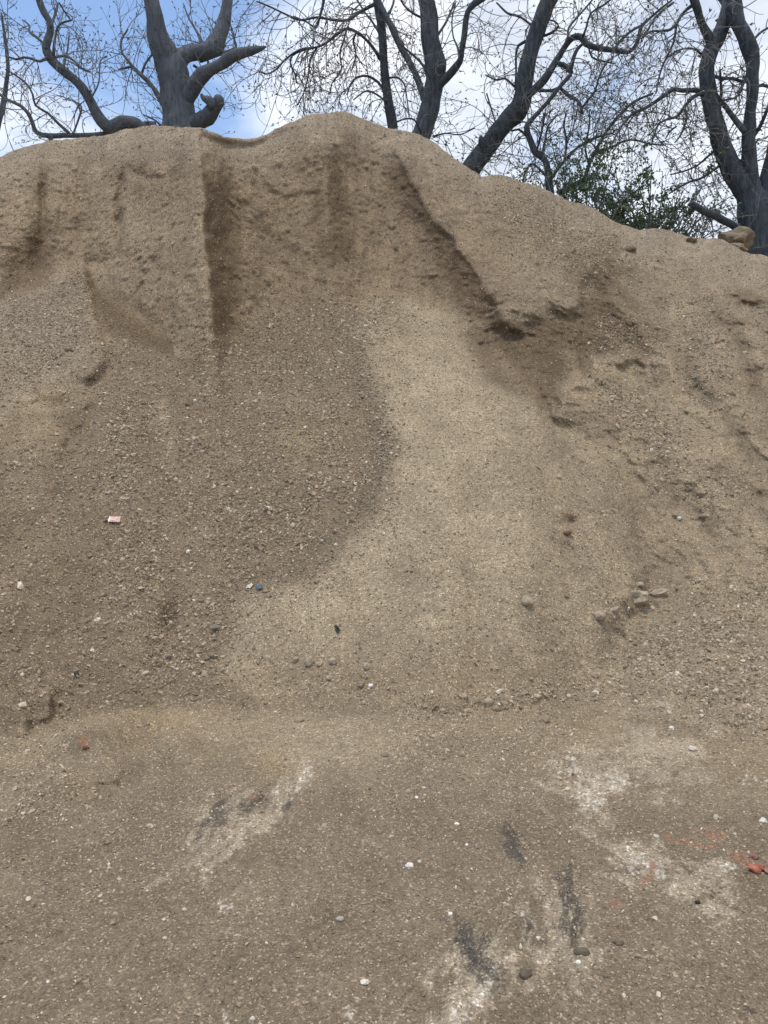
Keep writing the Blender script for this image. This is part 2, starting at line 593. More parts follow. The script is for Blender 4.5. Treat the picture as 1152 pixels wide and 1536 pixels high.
# fluting of the steep face: grooves that run down it
flute = fbm2(PXG / 19 + .9 * noise2(PXG / 50, PYG / 55, 33), PYG / 110, 4, 31)
flute2 = fbm2(PXG / 6 + .8 * noise2(PXG / 30, PYG / 40, 36), PYG / 55, 3, 37)
patch = sstep(-.35, .45, fbm2(PXG / 95, PYG / 80, 3, 39))
OFF += in_scarp * (0.075 * flute * patch * (.6 + .4 * sig(-d_but / 4)) + 0.018 * flute2 * (1.2 - patch))
P0x, P0z = RX * Y, CAM_H + RZ * Y
crumb = poly_mask(wx2, wy2, [(690, 470), (760, 470), (880, 400), (930, 380), (1000, 500), (990, 560), (880, 590), (830, 630), (740, 570)], 14)
crumb = np.maximum(crumb, .8 * poly_mask(wx2, wy2, [(1060, 420), (1200, 420), (1200, 640), (1120, 600), (1070, 520)], 12))
crumb = np.maximum(crumb, .6 * poly_mask(wx2, wy2, [(-60, 540), (150, 535), (150, 620), (110, 700), (-60, 720)], 14))
fl_r = sig((PXG - 770 - .35 * (PYG - 600)) / 30) * in_heap * sstep(1000, 860, PYG)
ch = fbm2((PXG - .62 * PYG) / 30 + .7 * noise2(PXG / 50, PYG / 50, 46), (PXG + PYG) / 220, 3, 47)
OFF += 0.08 * fl_r * ch * sstep(380, 520, PYG)
OFF += 0.05 * in_heap * sig((170 - PXG) / 20) * sstep(560, 640, PYG) * fbm2((PXG + .25 * PYG) / 40, PYG / 130, 3, 48)
near = np.clip(Y / 6, 0.35, 1.0)
rough = 0.55 + 0.8 * in_scarp + 0.75 * sig((PXG - 740) / 30) * in_heap
rough = rough * (1 - 0.55 * fan) * (0.4 + 0.6 * in_heap) + 0.5 * crumb
for sc, am in ((1.1, 0.055), (2.9, 0.030), (8.0, 0.015), (21.0, 0.009), (45.0, 0.005)):
    OFF += am * (rough * (1 + .25 * in_scarp) if sc > 15 else rough * (1 - .55 * in_scarp)) * near * noise3(P0x * sc, Y * sc, P0z * sc, int(sc * 10))
# lumpy clods on the broken parts
lump = noise3(P0x * 12, Y * 12, P0z * 12, 91)
OFF += 0.016 * rough * np.maximum(lump - 0.25, 0) * 2
OFF *= sstep(1750, 1600, PYG)            # flat where the camera stands
edge_fade = sstep(0, 14, PYG - crest[None])
OFF = OFF * (0.35 + 0.65 * edge_fade)
Y2 = Y - OFF
POS = np.stack([RX * Y2, Y2, CAM_H + RZ * Y2 + ZOFF * sstep(1750, 1600, PYG)
                - 0.14 * np.maximum(sstep(900, 1300, np.abs(PXG - 576)), sstep(2150, 2480, PYG)) * (1 - in_heap)], -1)

# back of the heap: over the crest and down on to the bank behind
NB = 18
bank_z = 4.9
back = []
yc, zc, xc = POS[-1, :, 1], POS[-1, :, 2], POS[-1, :, 0]
zb = np.minimum(bank_z - 0.5, zc - 0.3)
for k in range(1, NB + 1):
    u = k / NB
    yy = yc + u * 4.2
    drop = (1 - math.cos(min(u * 1.25, 1) * math.pi)) / 2
    z_ = zc + 0.10 * math.sin(min(u * 5, 1) * math.pi) * 0 - (zc - zb) * drop
    back.append(np.stack([xc * (yy / yc), yy, z_], -1))
POS = np.concatenate([POS, np.array(back)], 0)
NRA = len(POS)

# ---- colour of the material (dry sand, damp soil, dust, lime, ash, brick dust), plus painted shade
PXA = np.concatenate([PXG, np.repeat(PXG[-1:], NB, 0)], 0)
PYA = np.concatenate([PYG, np.repeat(PYG[-1:], NB, 0)], 0)


def col(*c):
    return np.array(c, float)


def lay(base_, c, m_):
    return base_ * (1 - m_[..., None]) + np.asarray(c) * m_[..., None]


c_sand = col(0.352, 0.290, 0.208)
c_grey = col(0.282, 0.238, 0.186)
c_scarp = col(0.285, 0.223, 0.156)
c_damp_shade = col(0.145, 0.106, 0.069)
c_apron = col(0.208, 0.164, 0.115)
c_floor = col(0.192, 0.156, 0.113)
c_buff = col(0.340, 0.268, 0.184)

K = np.broadcast_to(c_apron, PXG.shape + (3,)).copy()
right = sig((wx2 - 740) / 18) * in_heap
K = lay(K, col(0.190, 0.148, 0.103), sig((150 - wx2) / 25) * sig((wy2 - 600) / 30))
K = lay(K, col(0.256, 0.208, 0.148), right * (1 - fan))
K = lay(K, c_scarp, in_scarp)
K = lay(K, col(0.242, 0.185, 0.126), in_scarp * sig(-d_but / 3) * sig((wy2 - 262) / 26))
K = lay(K, c_grey, sstep(90, 10, PYG - crest[None]) * in_heap * 0.75)
K = lay(K, c_grey * 0.95, poly_mask(wx2, wy2, [(0, 440), (125, 410), (150, 520), (140, 560), (60, 590), (0, 640)], 10) * 0.9)
K = lay(K, c_sand, fan * (0.80 + 0.2 * noise2(PXG / 50, PYG / 50, 44)))
in_heap_c = sig((base[None] + 4 - wy2) / 9)
K = lay(K, c_floor, 1 - in_heap_c)
K = lay(K, col(0.285, 0.226, 0.155), (1 - in_heap_c) * sstep(150, 0, wy2 - base[None]) * .75)
K = lay(K, c_buff, 0.35 * poly_mask(wx2, wy2, [(130, 300), (290, 240), (312, 400), (320, 530), (240, 480), (170, 430), (130, 400)], 16))
# lower half of the apron on the left is a little darker and damper; smooth dusty tongues
for (x_, y_, a_, b_, s_, g_) in ((60, 620, 70, 60, .5, 0), (40, 780, 34, 130, .12, 6), (246, 640, 10, 40, .6, 0), (150, 480, 20, 50, .5, -10), (575, 470, 40, 26, .5, 20),
                                 (560, 560, 30, 40, .4, 0), (960, 700, 40, 60, .45, -25), (985, 790, 28, 50, .4, -20), (930, 556, 46, 16, .8, 0), (900, 600, 16, 30, .6, -30), (940, 620, 12, 50, .5, -35), (985, 640, 12, 50, .4, -30),
                                 (860, 595, 22, 26, .6, 0), (1100, 600, 40, 40, .4, 30), (1015, 520, 14, 80, .4, 0), (300, 1085, 90, 14, .3, 0)):
    K = lay(K, c_buff, np.clip(s_ * 1.2 * blob(wx2, wy2, x_, y_, a_, b_, g_), 0, .8))
# damp soil, and shade painted into the hollow, recesses and dents
streak = 0.5 + 0.5 * fbm2(PXG / 9 + 1.6 * noise2(PXG / 45, PYG / 60, 51), PYG / 95, 3, 52)
DAMP_SHADE = np.zeros_like(PXG)
for (x_, y_, a_, b_, s_, g_) in ((508, 330, 17, 70, 1.0, -4), (478, 335, 14, 60, .7, -2), (336, 350, 24, 110, .75, -3), (332, 470, 20, 70, .6, 0), (360, 420, 30, 60, .4, 0),
                                 (60, 370, 26, 62, .8, 6), (30, 420, 40, 20, .5, 0), (65, 280, 7, 40, .6, 0), (120, 330, 26, 44, .4, 0), (180, 300, 7, 70, .5, 2),
                                 (715, 420, 18, 75, .95, -33), (690, 370, 12, 50, .8, -35), (650, 320, 12, 40, .6, -38), (590, 255, 26, 20, .6, 30), (560, 300, 30, 40, .4, 0),
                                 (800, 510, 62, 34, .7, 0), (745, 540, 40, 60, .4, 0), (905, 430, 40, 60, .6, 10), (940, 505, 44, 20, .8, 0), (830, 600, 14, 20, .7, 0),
                                 (870, 555, 24, 14, .7, 0), (1125, 450, 34, 12, .7, 12), (1135, 580, 16, 30, .6, -30), (1090, 480, 26, 16, .4, 20), (225, 250, 40, 14, .5, 0),
                                 (210, 465, 60, 14, .6, 36), (270, 520, 40, 12, .6, 38), (105, 635, 24, 24, .6, 0), (85, 600, 26, 12, .5, 0), (255, 930, 13, 38, .8, 12),
                                 (78, 1050, 10, 12, .7, 0), (852, 778, 14, 10, .8, 0), (735, 1058, 70, 8, .25, 0), (480, 1000, 90, 9, .25, 8), (840, 1040, 50, 16, .25, -20),
                                 (520, 440, 60, 10, .4, 0), (380, 240, 60, 8, .35, -15), (870, 410, 16, 40, .6, 0), (1145, 745, 20, 12, .6, 10)):
    DAMP_SHADE = np.maximum(DAMP_SHADE, s_ * blob(wx, wy, x_, y_, a_, b_, g_) ** 0.8)
DAMP_SHADE = np.clip(DAMP_SHADE * (0.55 + 0.75 * np.where(in_scarp > .5, streak, 0.6)), 0, 1)
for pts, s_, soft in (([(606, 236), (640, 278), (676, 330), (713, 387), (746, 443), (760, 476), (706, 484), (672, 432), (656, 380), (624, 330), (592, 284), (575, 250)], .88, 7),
                      ([(745, 478), (800, 474), (835, 464), (865, 480), (885, 440), (905, 400), (930, 420), (985, 500), (985, 530), (890, 532), (880, 560), (840, 572), (825, 615), (770, 590), (720, 550), (700, 500)], .85, 6),  # shaded hollow under the lobes and above the ledge, painted dark
                      ([(494, 250), (512, 255), (530, 330), (533, 380), (518, 396), (502, 370), (492, 300)], 1.0, 4),
                      ([(466, 285), (486, 285), (496, 370), (480, 392), (470, 350)], .75, 4),
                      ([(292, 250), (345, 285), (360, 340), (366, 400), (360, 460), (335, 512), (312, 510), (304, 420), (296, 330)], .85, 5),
                      ([(45, 335), (78, 340), (84, 410), (60, 430), (0, 448), (0, 395)], .75, 6),
                      ([(128, 408), (160, 440), (230, 488), (310, 545), (300, 560), (230, 520), (160, 500), (140, 450)], .9, 4)):
    DAMP_SHADE = np.maximum(DAMP_SHADE, s_ * poly_mask(wx2 * .5 + wx * .5, wy2 * .5 + wy * .5, pts, soft) * (0.75 + 0.7 * np.where(in_scarp > .5, streak, .5)))
DAMP_SHADE = np.clip(DAMP_SHADE, 0, 1) * sstep(.16, .36, DAMP_SHADE + .40 * fbm2(PXG / 9, PYG / 14, 4, 88, .65))
DAMP_SHADE *= np.where((wy > 225) & (wy < 540) & (np.abs(d_but) < 60), sig(-d_but / 1.3), 1)
DAMP_SHADE *= np.where((wy > 228) & (wy < 478) & (d_rdg > -60) & (d_rdg < 60) & (wx > 560), sig(-d_rdg / 1.3), 1)
K = lay(K, c_damp_shade, DAMP_SHADE)
K *= (1 + in_scarp * (0.42 * (streak - .5) * patch * (.5 + .5 * sig(-d_but / 4)) + 0.10 * flute2 + 0.20 * fbm2(PXG / 30, PYG / 26, 4, 53)))[..., None]
K = lay(K, col(0.262, 0.210, 0.148), .55 * fan * poly_mask(wx2, wy2, [(760, 640), (910, 690), (960, 860), (890, 1045), (330, 1060), (380, 960), (560, 940), (720, 960), (800, 860)], 24))
K = lay(K, col(0.245, 0.190, 0.130), .55 * fan * sstep(950, 1035, wy2))
K = lay(K, col(0.150, 0.120, 0.088), .65 * poly_mask(wx2, wy2, [(520, 520), (548, 530), (575, 600), (597, 680), (585, 730), (550, 775), (490, 850), (430, 860), (520, 770), (555, 700), (545, 620), (520, 560)], 6))
K = lay(K, K * .80, fl_r * np.clip(-ch * 1.6, 0, 1) * sstep(380, 520, PYG))
K = lay(K, c_buff, fl_r * np.clip(ch * 1.0, 0, .45) * sstep(380, 520, PYG))
# older, yellower patch in the apron
K = lay(K, col(0.285, 0.222, 0.130), 0.5 * blob(wx2, wy2, 470, 650, 55, 50) + 0.25 * blob(wx2, wy2, 580, 430, 30, 20))
# yard floor: dusty and trodden patches
fl = 1 - in_heap
K = lay(K, col(0.300, 0.250, 0.185), fl * (0.55 * poly_mask(wx2, wy2, [(360, 1070), (620, 1066), (600, 1150), (460, 1180), (400, 1130), (250, 1090)], 14)
                                         + 0.35 * np.clip(fbm2(PXG / 120, PYG / 70, 3, 61), 0, 1)))
K = lay(K, col(0.300, 0.235, 0.145), 0.7 * blob(wx2, wy2, 230, 1085, 70, 18) + 0.5 * blob(wx2, wy2, 110, 1190, 40, 22) + 0.6 * blob(wx, wy, 410, 1148, 24, 18, -30))


K = lay(K, col(0.165, 0.130, 0.090), .6 * np.clip(blob(wx2, wy2, 185, 1140, 40, 12, 25) + blob(wx2, wy2, 120, 1132, 22, 14) + blob(wx2, wy2, 262, 1150, 24, 9, 40) + blob(wx2, wy2, 30, 1085, 34, 10, 25), 0, 1))  # hummock outlines painted dark, as their own shade barely shows


def smear(pts_c, length, width, ang, seed, sc=(26, 4), thr=0.0):
    """mask of a smear dragged along a direction"""
    a = math.radians(ang)
    u = (PXG - pts_c[0]) * math.cos(a) + (PYG - pts_c[1]) * math.sin(a)
    v = -(PXG - pts_c[0]) * math.sin(a) + (PYG - pts_c[1]) * math.cos(a)
    n = fbm2(u / sc[0], v / sc[1], 3, seed)
    u = u + length * .5 * fbm2(PXG / 30, PYG / 30, 3, seed + 5)
    v = v + width * .9 * fbm2(PXG / 22, PYG / 22, 3, seed + 6)
    e = np.exp(-((u / length) ** 2 + (v / width) ** 2))
    n2_ = noise2(u / (sc[0] * .3), v / (sc[1] * .4), seed + 7) + .6 * noise2(PXG / 3.2, PYG / 2.6, seed + 8)
    return np.clip((e * 1.45 + n * .9 + n2_ * .40 - 0.60 - thr) * 1.9, 0, 1) * np.clip(e * 2.2, 0, 1)


c_lime, c_ash, c_brick, c_pale = col(.60, .56, .50), col(.072, .068, .062), col(.34, .165, .11), col(.40, .345, .265)
for a in (((330, 1250), 110, 46, -38, 1), ((430, 1190), 70, 20, -55, 2), ((700, 1480), 110, 50, -64, 3), ((830, 1410), 90, 60, 80, 4), ((880, 1180), 70, 60, 30, 5), ((960, 1290), 60, 50, 30, 6),
          ((1000, 1130), 90, 60, 10, 7), ((1060, 1330), 70, 40, 20, 8)):
    K = lay(K, c_pale, 0.62 * smear(a[0], a[1], a[2], a[3], 100 + a[4], (34, 8)))
for a in (((320, 1108), 9, 8, 0, 1), ((452, 1170), 40, 9, -58, 2), ((415, 1185), 14, 6, -50, 3), ((880, 1190), 26, 22, 40, 4), ((860, 1150), 22, 14, 30, 5), ((955, 1295), 34, 14, 40, 6),
          ((985, 1305), 18, 10, 60, 7), ((1135, 1172), 22, 7, 10, 8), ((1012, 1330), 10, 8, 0, 9), ((528, 1520), 14, 12, -60, 10), ((715, 1500), 46, 14, -66, 11), ((690, 1520), 44, 10, -60, 12),
          ((335, 1360), 14, 9, -50, 13), ((930, 1170), 40, 18, 20, 14), ((358, 1403), 7, 6, 0, 15), ((1090, 1300), 26, 10, 20, 16), ((785, 1372), 10, 8, 0, 17), ((735, 1470), 30, 8, -70, 18), ((340, 1525), 14, 8, -80, 19)):
    K = lay(K, c_lime, 0.8 * np.clip(.45 + 1.1 * noise2(PXG / 4.5, PYG / 3.2, 77) + .5 * noise2(PXG / 2.3, PYG / 2.3, 78), 0, 1) * smear(a[0], a[1], a[2], a[3], 130 + a[4], (14, 3), 0.05))
for a in (((767, 1262), 36, 15, 62, 1), ((855, 1345), 60, 21, 92, 2), ((862, 1390), 30, 12, 95, 3), ((700, 1415), 56, 17, 66, 4), ((738, 1460), 38, 18, 70, 5), ((790, 1392), 20, 10, 75, 6),
          ((320, 1232), 56, 14, -42, 7), ((378, 1202), 28, 12, -42, 8), ((715, 1425), 44, 20, 75, 9), ((775, 1280), 22, 9, 60, 10), ((430, 1205), 16, 6, -40, 11), ((1125, 1515), 14, 7, 10, 12),
          ((912, 1464), 7, 4, 0, 13)):
    K = lay(K, c_ash, 0.74 * smear(a[0], a[1], a[2], a[3], 160 + a[4], (16, 3.2), 0.0))
for a in (((975, 1310), 24, 9, -60, 1), ((1040, 1262), 46, 10, 15, 2), ((1065, 1248), 26, 8, 10, 3), ((125, 1135), 9, 6, 0, 4), ((380, 1192), 14, 8, -40, 5), ((925, 1360), 14, 8, 20, 6), ((1115, 1290), 26, 12, 20, 7)):
    K = lay(K, c_brick, 0.45 * smear(a[0], a[1], a[2], a[3], 190 + a[4], (12, 5), 0.0))
K *= (1 + 0.10 * fbm2(PXG / 40, PYG / 26, 4, 71) + 0.06 * noise2(PXG / 6, PYG / 5, 72))[..., None]
K = np.clip(K * np.array([1.0, .966, .918]), 0.02, 0.8)
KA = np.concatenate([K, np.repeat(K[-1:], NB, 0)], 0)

# ---- faces, split along the foot of the heap
idx = np.arange(NRA * NC).reshape(NRA, NC)
quads = np.stack([idx[:-1, :-1], idx[:-1, 1:], idx[1:, 1:], idx[1:, :-1]], -1)
fpy = (PYA[:-1, :-1] + PYA[1:, 1:]) / 2 + 5 * fbm2(PXA[:-1, :-1] / 20, PYA[:-1, :-1] / 20, 3, 81)
heap_face = fpy < base[None, :-1]
heap_face[NR - 1:] = True


def sub_mesh(name, fmask):
    q = quads[fmask]
    used = np.unique(q)
    remap = np.full(NRA * NC, -1, np.int64)
    remap[used] = np.arange(len(used))
    return used, remap[q]


u_, q_ = sub_mesh('heap', heap_face)
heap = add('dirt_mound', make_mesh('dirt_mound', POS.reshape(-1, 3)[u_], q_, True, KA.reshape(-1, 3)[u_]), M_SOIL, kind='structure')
u_, q_ = sub_mesh('yard', ~heap_face)
gv, gc = POS.reshape(-1, 3)[u_], KA.reshape(-1, 3)[u_]
# the same sheet goes on all round, a little lower, to the horizon
xs = np.array([-600, -200, -60, -30, -20, -14, -9, -6, -4, -2, 0, 2, 4, 6, 9, 14, 20, 30, 60, 200, 600], float)
ys = np.array([-600, -200, -60, -30, -15, -8, -4, -2, 0, 2, 4, 6, 8, 10, 12], float)
gx, gy = np.meshgrid(xs, ys)
far = np.stack([gx, gy, -0.05 + 0 * gx], -1).reshape(-1, 3)
fi = np.arange(len(far)).reshape(gx.shape) + len(gv)
fq = np.stack([fi[:-1, :-1], fi[:-1, 1:], fi[1:, 1:], fi[1:, :-1]], -1).reshape(-1, 4)
ground = add('ground', make_mesh('ground', np.concatenate([gv, far]), np.concatenate([q_, fq]), True,
                                 np.concatenate([gc, np.repeat(c_floor[None], len(far), 0)])), M_SOIL, kind='structure')

# bank the trees stand on, behind the heap
xs = np.concatenate([[-600, -200, -80], np.linspace(-40, 40, 81), [80, 200, 600]])
ys = np.concatenate([np.linspace(11.8, 20, 34), np.linspace(21, 40, 16), [60, 100, 200, 600]])
gx, gy = np.meshgrid(xs, ys)
bz = -0.15 + (bank_z + 0.15) * sstep(11.8, 15.0, gy) + 0.15 * fbm2(gx / 3, gy / 3, 3, 5) * sstep(13, 16, gy)
fi = np.arange(gx.size).reshape(gx.shape)
bank = add('earth_bank', make_mesh('earth_bank', np.stack([gx, gy, bz], -1).reshape(-1, 3),
                                   np.stack([fi[:-1, :-1], fi[:-1, 1:], fi[1:, 1:], fi[1:, :-1]], -1).reshape(-1, 4)), M_BANK, kind='structure')

# ------------------------------------------------------------------ gravel
G = np.zeros_like(PXG)
for pts, s_, soft in (([(330, 470), (420, 458), (560, 450), (600, 470), (540, 520), (575, 620), (590, 690), (545, 780), (480, 860), (380, 890), (260, 900), (255, 640), (280, 540)], .62, 14),
                      ([(490, 470), (590, 460), (600, 500), (540, 530), (500, 520)], .9, 10),
                      ([(520, 540), (560, 560), (595, 660), (580, 720), (545, 700), (545, 620)], 1.0, 8),
                      ([(140, 520), (260, 560), (270, 900), (330, 1000), (240, 1040), (160, 900), (130, 640)], .8, 18),
                      ([(0, 470), (120, 425), (145, 500), (60, 570), (0, 600)], .85, 10),
                      ([(250, 840), (420, 860), (330, 960), (330, 1050), (240, 1030)], .7, 14),
                      ([(940, 940), (1152, 880), (1152, 1100), (1000, 1060), (900, 1030)], .75, 18),
                      ([(1020, 960), (1152, 930), (1152, 1030), (1060, 1040)], 1.0, 14),
                      ([(900, 560), (960, 600), (1040, 690), (1120, 740), (1080, 760), (990, 700), (920, 620)], .8, 9),
                      ([(1010, 460), (1060, 470), (1090, 560), (1060, 620), (1020, 560)], .7, 10),
                      ([(890, 480), (980, 490), (990, 530), (890, 528)], .7, 8),
                      ([(600, 1080), (690, 1070), (720, 1110), (660, 1200), (580, 1240), (590, 1150)], .9, 12),
                      ([(700, 1075), (860, 1070), (860, 1160), (780, 1200), (720, 1150)], .6, 14),
                      ([(740, 280), (900, 340), (960, 400), (900, 420), (780, 350)], .45, 14),
                      ([(640, 1068), (900, 1010), (905, 1060), (700, 1080)], .6, 8),
                      ([(0, 1110), (90, 1110), (150, 1230), (60, 1260), (0, 1280)], .55, 14),
                      ([(0, 640), (140, 680), (160, 900), (240, 1040), (130, 1075), (0, 1095)], .32, 20),
                      ([(260, 540), (560, 470), (560, 760), (400, 880), (255, 900)], .78, 20),
                      ([(150, 1230), (330, 1180), (280, 1260), (170, 1330), (60, 1370)], .35, 16)):
    G = np.maximum(G, s_ * poly_mask(wx2, wy2, pts, soft))
G *= np.clip(0.85 + 0.7 * fbm2(PXG / 45, PYG / 45, 3, 75), 0.15, 1.4)
G = np.clip(G - 0.5 * DAMP_SHADE * in_scarp, 0, 1)

# unit stones: irregular polyhedra
phi = (1 + 5 ** 0.5) / 2
ICO = np.array([(-1, phi, 0), (1, phi, 0), (-1, -phi, 0), (1, -phi, 0), (0, -1, phi), (0, 1, phi), (0, -1, -phi), (0, 1, -phi),
                (phi, 0, -1), (phi, 0, 1), (-phi, 0, -1), (-phi, 0, 1)], float)
ICO /= np.linalg.norm(ICO[0])
ICF = np.array([(0, 11, 5), (0, 5, 1), (0, 1, 7), (0, 7, 10), (0, 10, 11), (1, 5, 9), (5, 11, 4), (11, 10, 2), (10, 7, 6), (7, 1, 8),
                (3, 9, 4), (3, 4, 2), (3, 2, 6), (3, 6, 8), (3, 8, 9), (4, 9, 5), (2, 4, 11), (6, 2, 10), (8, 6, 7), (9, 8, 1)])
OCT = np.array([(1, 0, 0), (-1, 0, 0), (0, 1, 0), (0, -1, 0), (0, 0, 1), (0, 0, -1)], float)
OCF = np.array([(0, 2, 4), (2, 1, 4), (1, 3, 4), (3, 0, 4), (2, 0, 5), (1, 2, 5), (3, 1, 5), (0, 3, 5)])


def rand_rot(n):
    q = rng.normal(size=(n, 4))
    q /= np.linalg.norm(q, axis=1)[:, None]
    w, x, y, z = q.T
    return np.stack([np.stack([1 - 2 * (y * y + z * z), 2 * (x * y - z * w), 2 * (x * z + y * w)], -1),
                     np.stack([2 * (x * y + z * w), 1 - 2 * (x * x + z * z), 2 * (y * z - x * w)], -1),
                     np.stack([2 * (x * z - y * w), 2 * (y * z + x * w), 1 - 2 * (x * x + y * y)], -1)], 1)


dU = POS[:NR, 1:] - POS[:NR, :-1]
dV = POS[1:NR] - POS[:NR - 1]
NRM = np.cross(dU[:-1], dV[:, :-1])
AREA = np.linalg.norm(NRM, axis=-1)
NRM /= AREA[..., None]
inframe = ((PXG > -170) & (PXG < 1320) & (PYG < 1650))[:-1, :-1]
SKIN = POS[:NR]


def scatter(n, dens):
    w = (AREA * dens * inframe).ravel()
    k = rng.choice(w.size, n, p=w / w.sum())
    i, j = np.divmod(k, NC - 1)
    u, v = rng.random(n)[:, None], rng.random(n)[:, None]
    p = (SKIN[i, j] * (1 - u) * (1 - v) + SKIN[i, j + 1] * u * (1 - v) + SKIN[i + 1, j] * (1 - u) * v + SKIN[i + 1, j + 1] * u * v)
    return p, NRM[i, j], i, j


def stone_batch(p, nrm, size, tint, V0, F0, flat=0.62, sink=0.25):
    n, k = len(p), len(V0)
    v = V0[None] * (1 + 0.30 * rng.normal(size=(n, k, 1)).clip(-1.4, 1.4)) + 0.12 * rng.normal(size=(n, k, 3))
    sc = np.stack([np.ones(n), rng.uniform(.6, .95, n), rng.uniform(flat - .2, flat + .2, n)], -1)
    v = v * sc[:, None] * size[:, None, None] * 0.5
    v = np.einsum('nij,nkj->nki', rand_rot(n), v)
    v += (p + nrm * (size * (0.28 - sink))[:, None])[:, None]
    f = F0[None] + (np.arange(n) * k)[:, None, None]
    return v.reshape(-1, 3), f.reshape(-1, 3), np.repeat(tint, k, 0)


PAL = np.array([1.0, .97, .90]) * np.array([(.40, .33, .24), (.34, .275, .20), (.28, .225, .165), (.47, .395, .30), (.20, .17, .13), (.58, .50, .40), (.33, .29, .235), (.38, .29, .20), (.72, .65, .55)])
PALW = np.array([.22, .18, .15, .15, .09, .09, .04, .03, .05])


def tints(n, i, j, own=0.45):
    c = PAL[rng.choice(len(PAL), n, p=PALW / PALW.sum())] * rng.uniform(.85, 1.15, (n, 1))
    return c * (1 - own) + K[i, j] * own * 1.05


def gravel(parts, name, label):
    V, Fs, T, off = [], [], [], 0
    for v, f, t in parts:
        V.append(v)
        Fs.append(f + off)
        T.append(t)
        off += len(v)
    return add(name, make_mesh(name, np.concatenate(V), np.concatenate(Fs), False, np.concatenate(T), 'tint'), M_STONE,
               label=label, cat='gravel', kind='stuff')


Gq = G[:-1, :-1]
heapq = in_heap[:-1, :-1]
fanq, scq = fan[:-1, :-1], in_scarp[:-1, :-1]
parts = []
# coarse chippings
n = 12000
p, nr, i, j = scatter(n, heapq * (Gq ** 1.3 + 0.012))
s_ = np.clip(rng.lognormal(math.log(0.0285), 0.30, n), 0.016, 0.065)
parts.append(stone_batch(p, nr, s_, tints(n, i, j, .3), ICO, ICF))
n = 54000
p, nr, i, j = scatter(n, heapq * (Gq + 0.03))
s_ = np.clip(rng.lognormal(math.log(0.019), 0.30, n), 0.010, 0.036)
parts.append(stone_batch(p, nr, s_, tints(n, i, j, .4), OCT, OCF, .5))
# fine chippings everywhere on the heap
n = 108000
p, nr, i, j = scatter(n, heapq * (0.30 + 0.7 * Gq + 0.15 * fanq))
s_ = np.clip(rng.lognormal(math.log(0.0145), 0.34, n), 0.007, 0.03)
parts.append(stone_batch(p, nr, s_, tints(n, i, j, .4), OCT, OCF))
gravel(parts, 'gravel', 'loose grey and tan chippings spread over the face of the dirt mound')
parts = []
flq = 1 - heapq
n = 3600
p, nr, i, j = scatter(n, flq * (Gq ** 1.2 + 0.03))
s_ = np.clip(rng.lognormal(math.log(0.0125), 0.36, n), 0.007, 0.035)
parts.append(stone_batch(p, nr, s_, tints(n, i, j, .2), ICO, ICF))
n = 44000
p, nr, i, j = scatter(n, flq * (0.35 + Gq))
s_ = np.clip(rng.lognormal(math.log(0.0062), 0.42, n), 0.0025, 0.018)
parts.append(stone_batch(p, nr, s_, tints(n, i, j, .2), OCT, OCF, sink=.18))
gravel(parts, 'gravel', 'fine pale grit trodden into the yard floor in front of the mound')

# ------------------------------------------------------------------ single stones, clods and scraps
from_grid = POS[:NR].reshape(-1, 3)


def surf(px, py):
    """point of the ground or heap seen at a photo pixel, and its normal"""
    j = int(np.argmin(np.abs(cols - px)))
    i = int(np.argmin(np.abs(PYG[:, j] - py)))
    i, j = min(i, NR - 2), min(j, NC - 2)
    nrm = NRM[max(i - 3, 0):i + 4, max(j - 3, 0):j + 4].reshape(-1, 3).mean(0)
    return SKIN[i, j], nrm / np.linalg.norm(nrm), SKIN[i, j, 1] / F


def ico_sub(V, Fs):
    V = [tuple(v) for v in V]
    cache, out_ = {}, []

    def mid_(a, b):
        k = (min(a, b), max(a, b))
        if k not in cache:
            m_ = np.array(V[a]) + np.array(V[b])
            V.append(tuple(m_ / np.linalg.norm(m_)))
            cache[k] = len(V) - 1
        return cache[k]
    for a, b, c in Fs:
        x, y, z = mid_(a, b), mid_(b, c), mid_(c, a)
        out_ += [(a, x, z), (b, y, x), (c, z, y), (x, y, z)]
    return np.array(V), np.array(out_)


IV2, IF2 = ico_sub(ICO, ICF)
IV3, IF3 = ico_sub(IV2, IF2)


def rock_mesh(name, w, h, d, seed, rough_=0.25, tint=(.3, .25, .18), facets=0, fine=True):
    """a stone: w across, h up, d deep; facets > 0 chops flat faces"""
    V0, F0 = (IV3, IF3) if fine else (IV2, IF2)
    r_ = np.random.default_rng(seed)
    v = V0.copy()
    for k in range(facets):
        n_ = r_.normal(size=3)
        n_ /= np.linalg.norm(n_)
        lim = r_.uniform(0.55, 0.85)
        dd = v @ n_
        v = v - np.maximum(dd - lim, 0)[:, None] * n_
    o = r_.uniform(0, 50, 3)
    nn = noise3(v[:, 0] * 1.6 + o[0], v[:, 1] * 1.6 + o[1], v[:, 2] * 1.6 + o[2], seed) * rough_
    nn += noise3(v[:, 0] * 4 + o[0], v[:, 1] * 4 + o[1], v[:, 2] * 4 + o[2], seed + 1) * rough_ * .45
    nn += noise3(v[:, 0] * 10 + o[0], v[:, 1] * 10 + o[1], v[:, 2] * 10 + o[2], seed + 2) * rough_ * .22
    v = v * (1 + nn)[:, None] * np.array([w, d, h]) * 0.5
    t = np.array(tint) * (1 + 0.25 * noise3(v[:, 0] * 30 + 9, v[:, 1] * 30, v[:, 2] * 30, seed + 3))[:, None]
    return make_mesh(name, v, F0, facets == 0, t, 'tint')


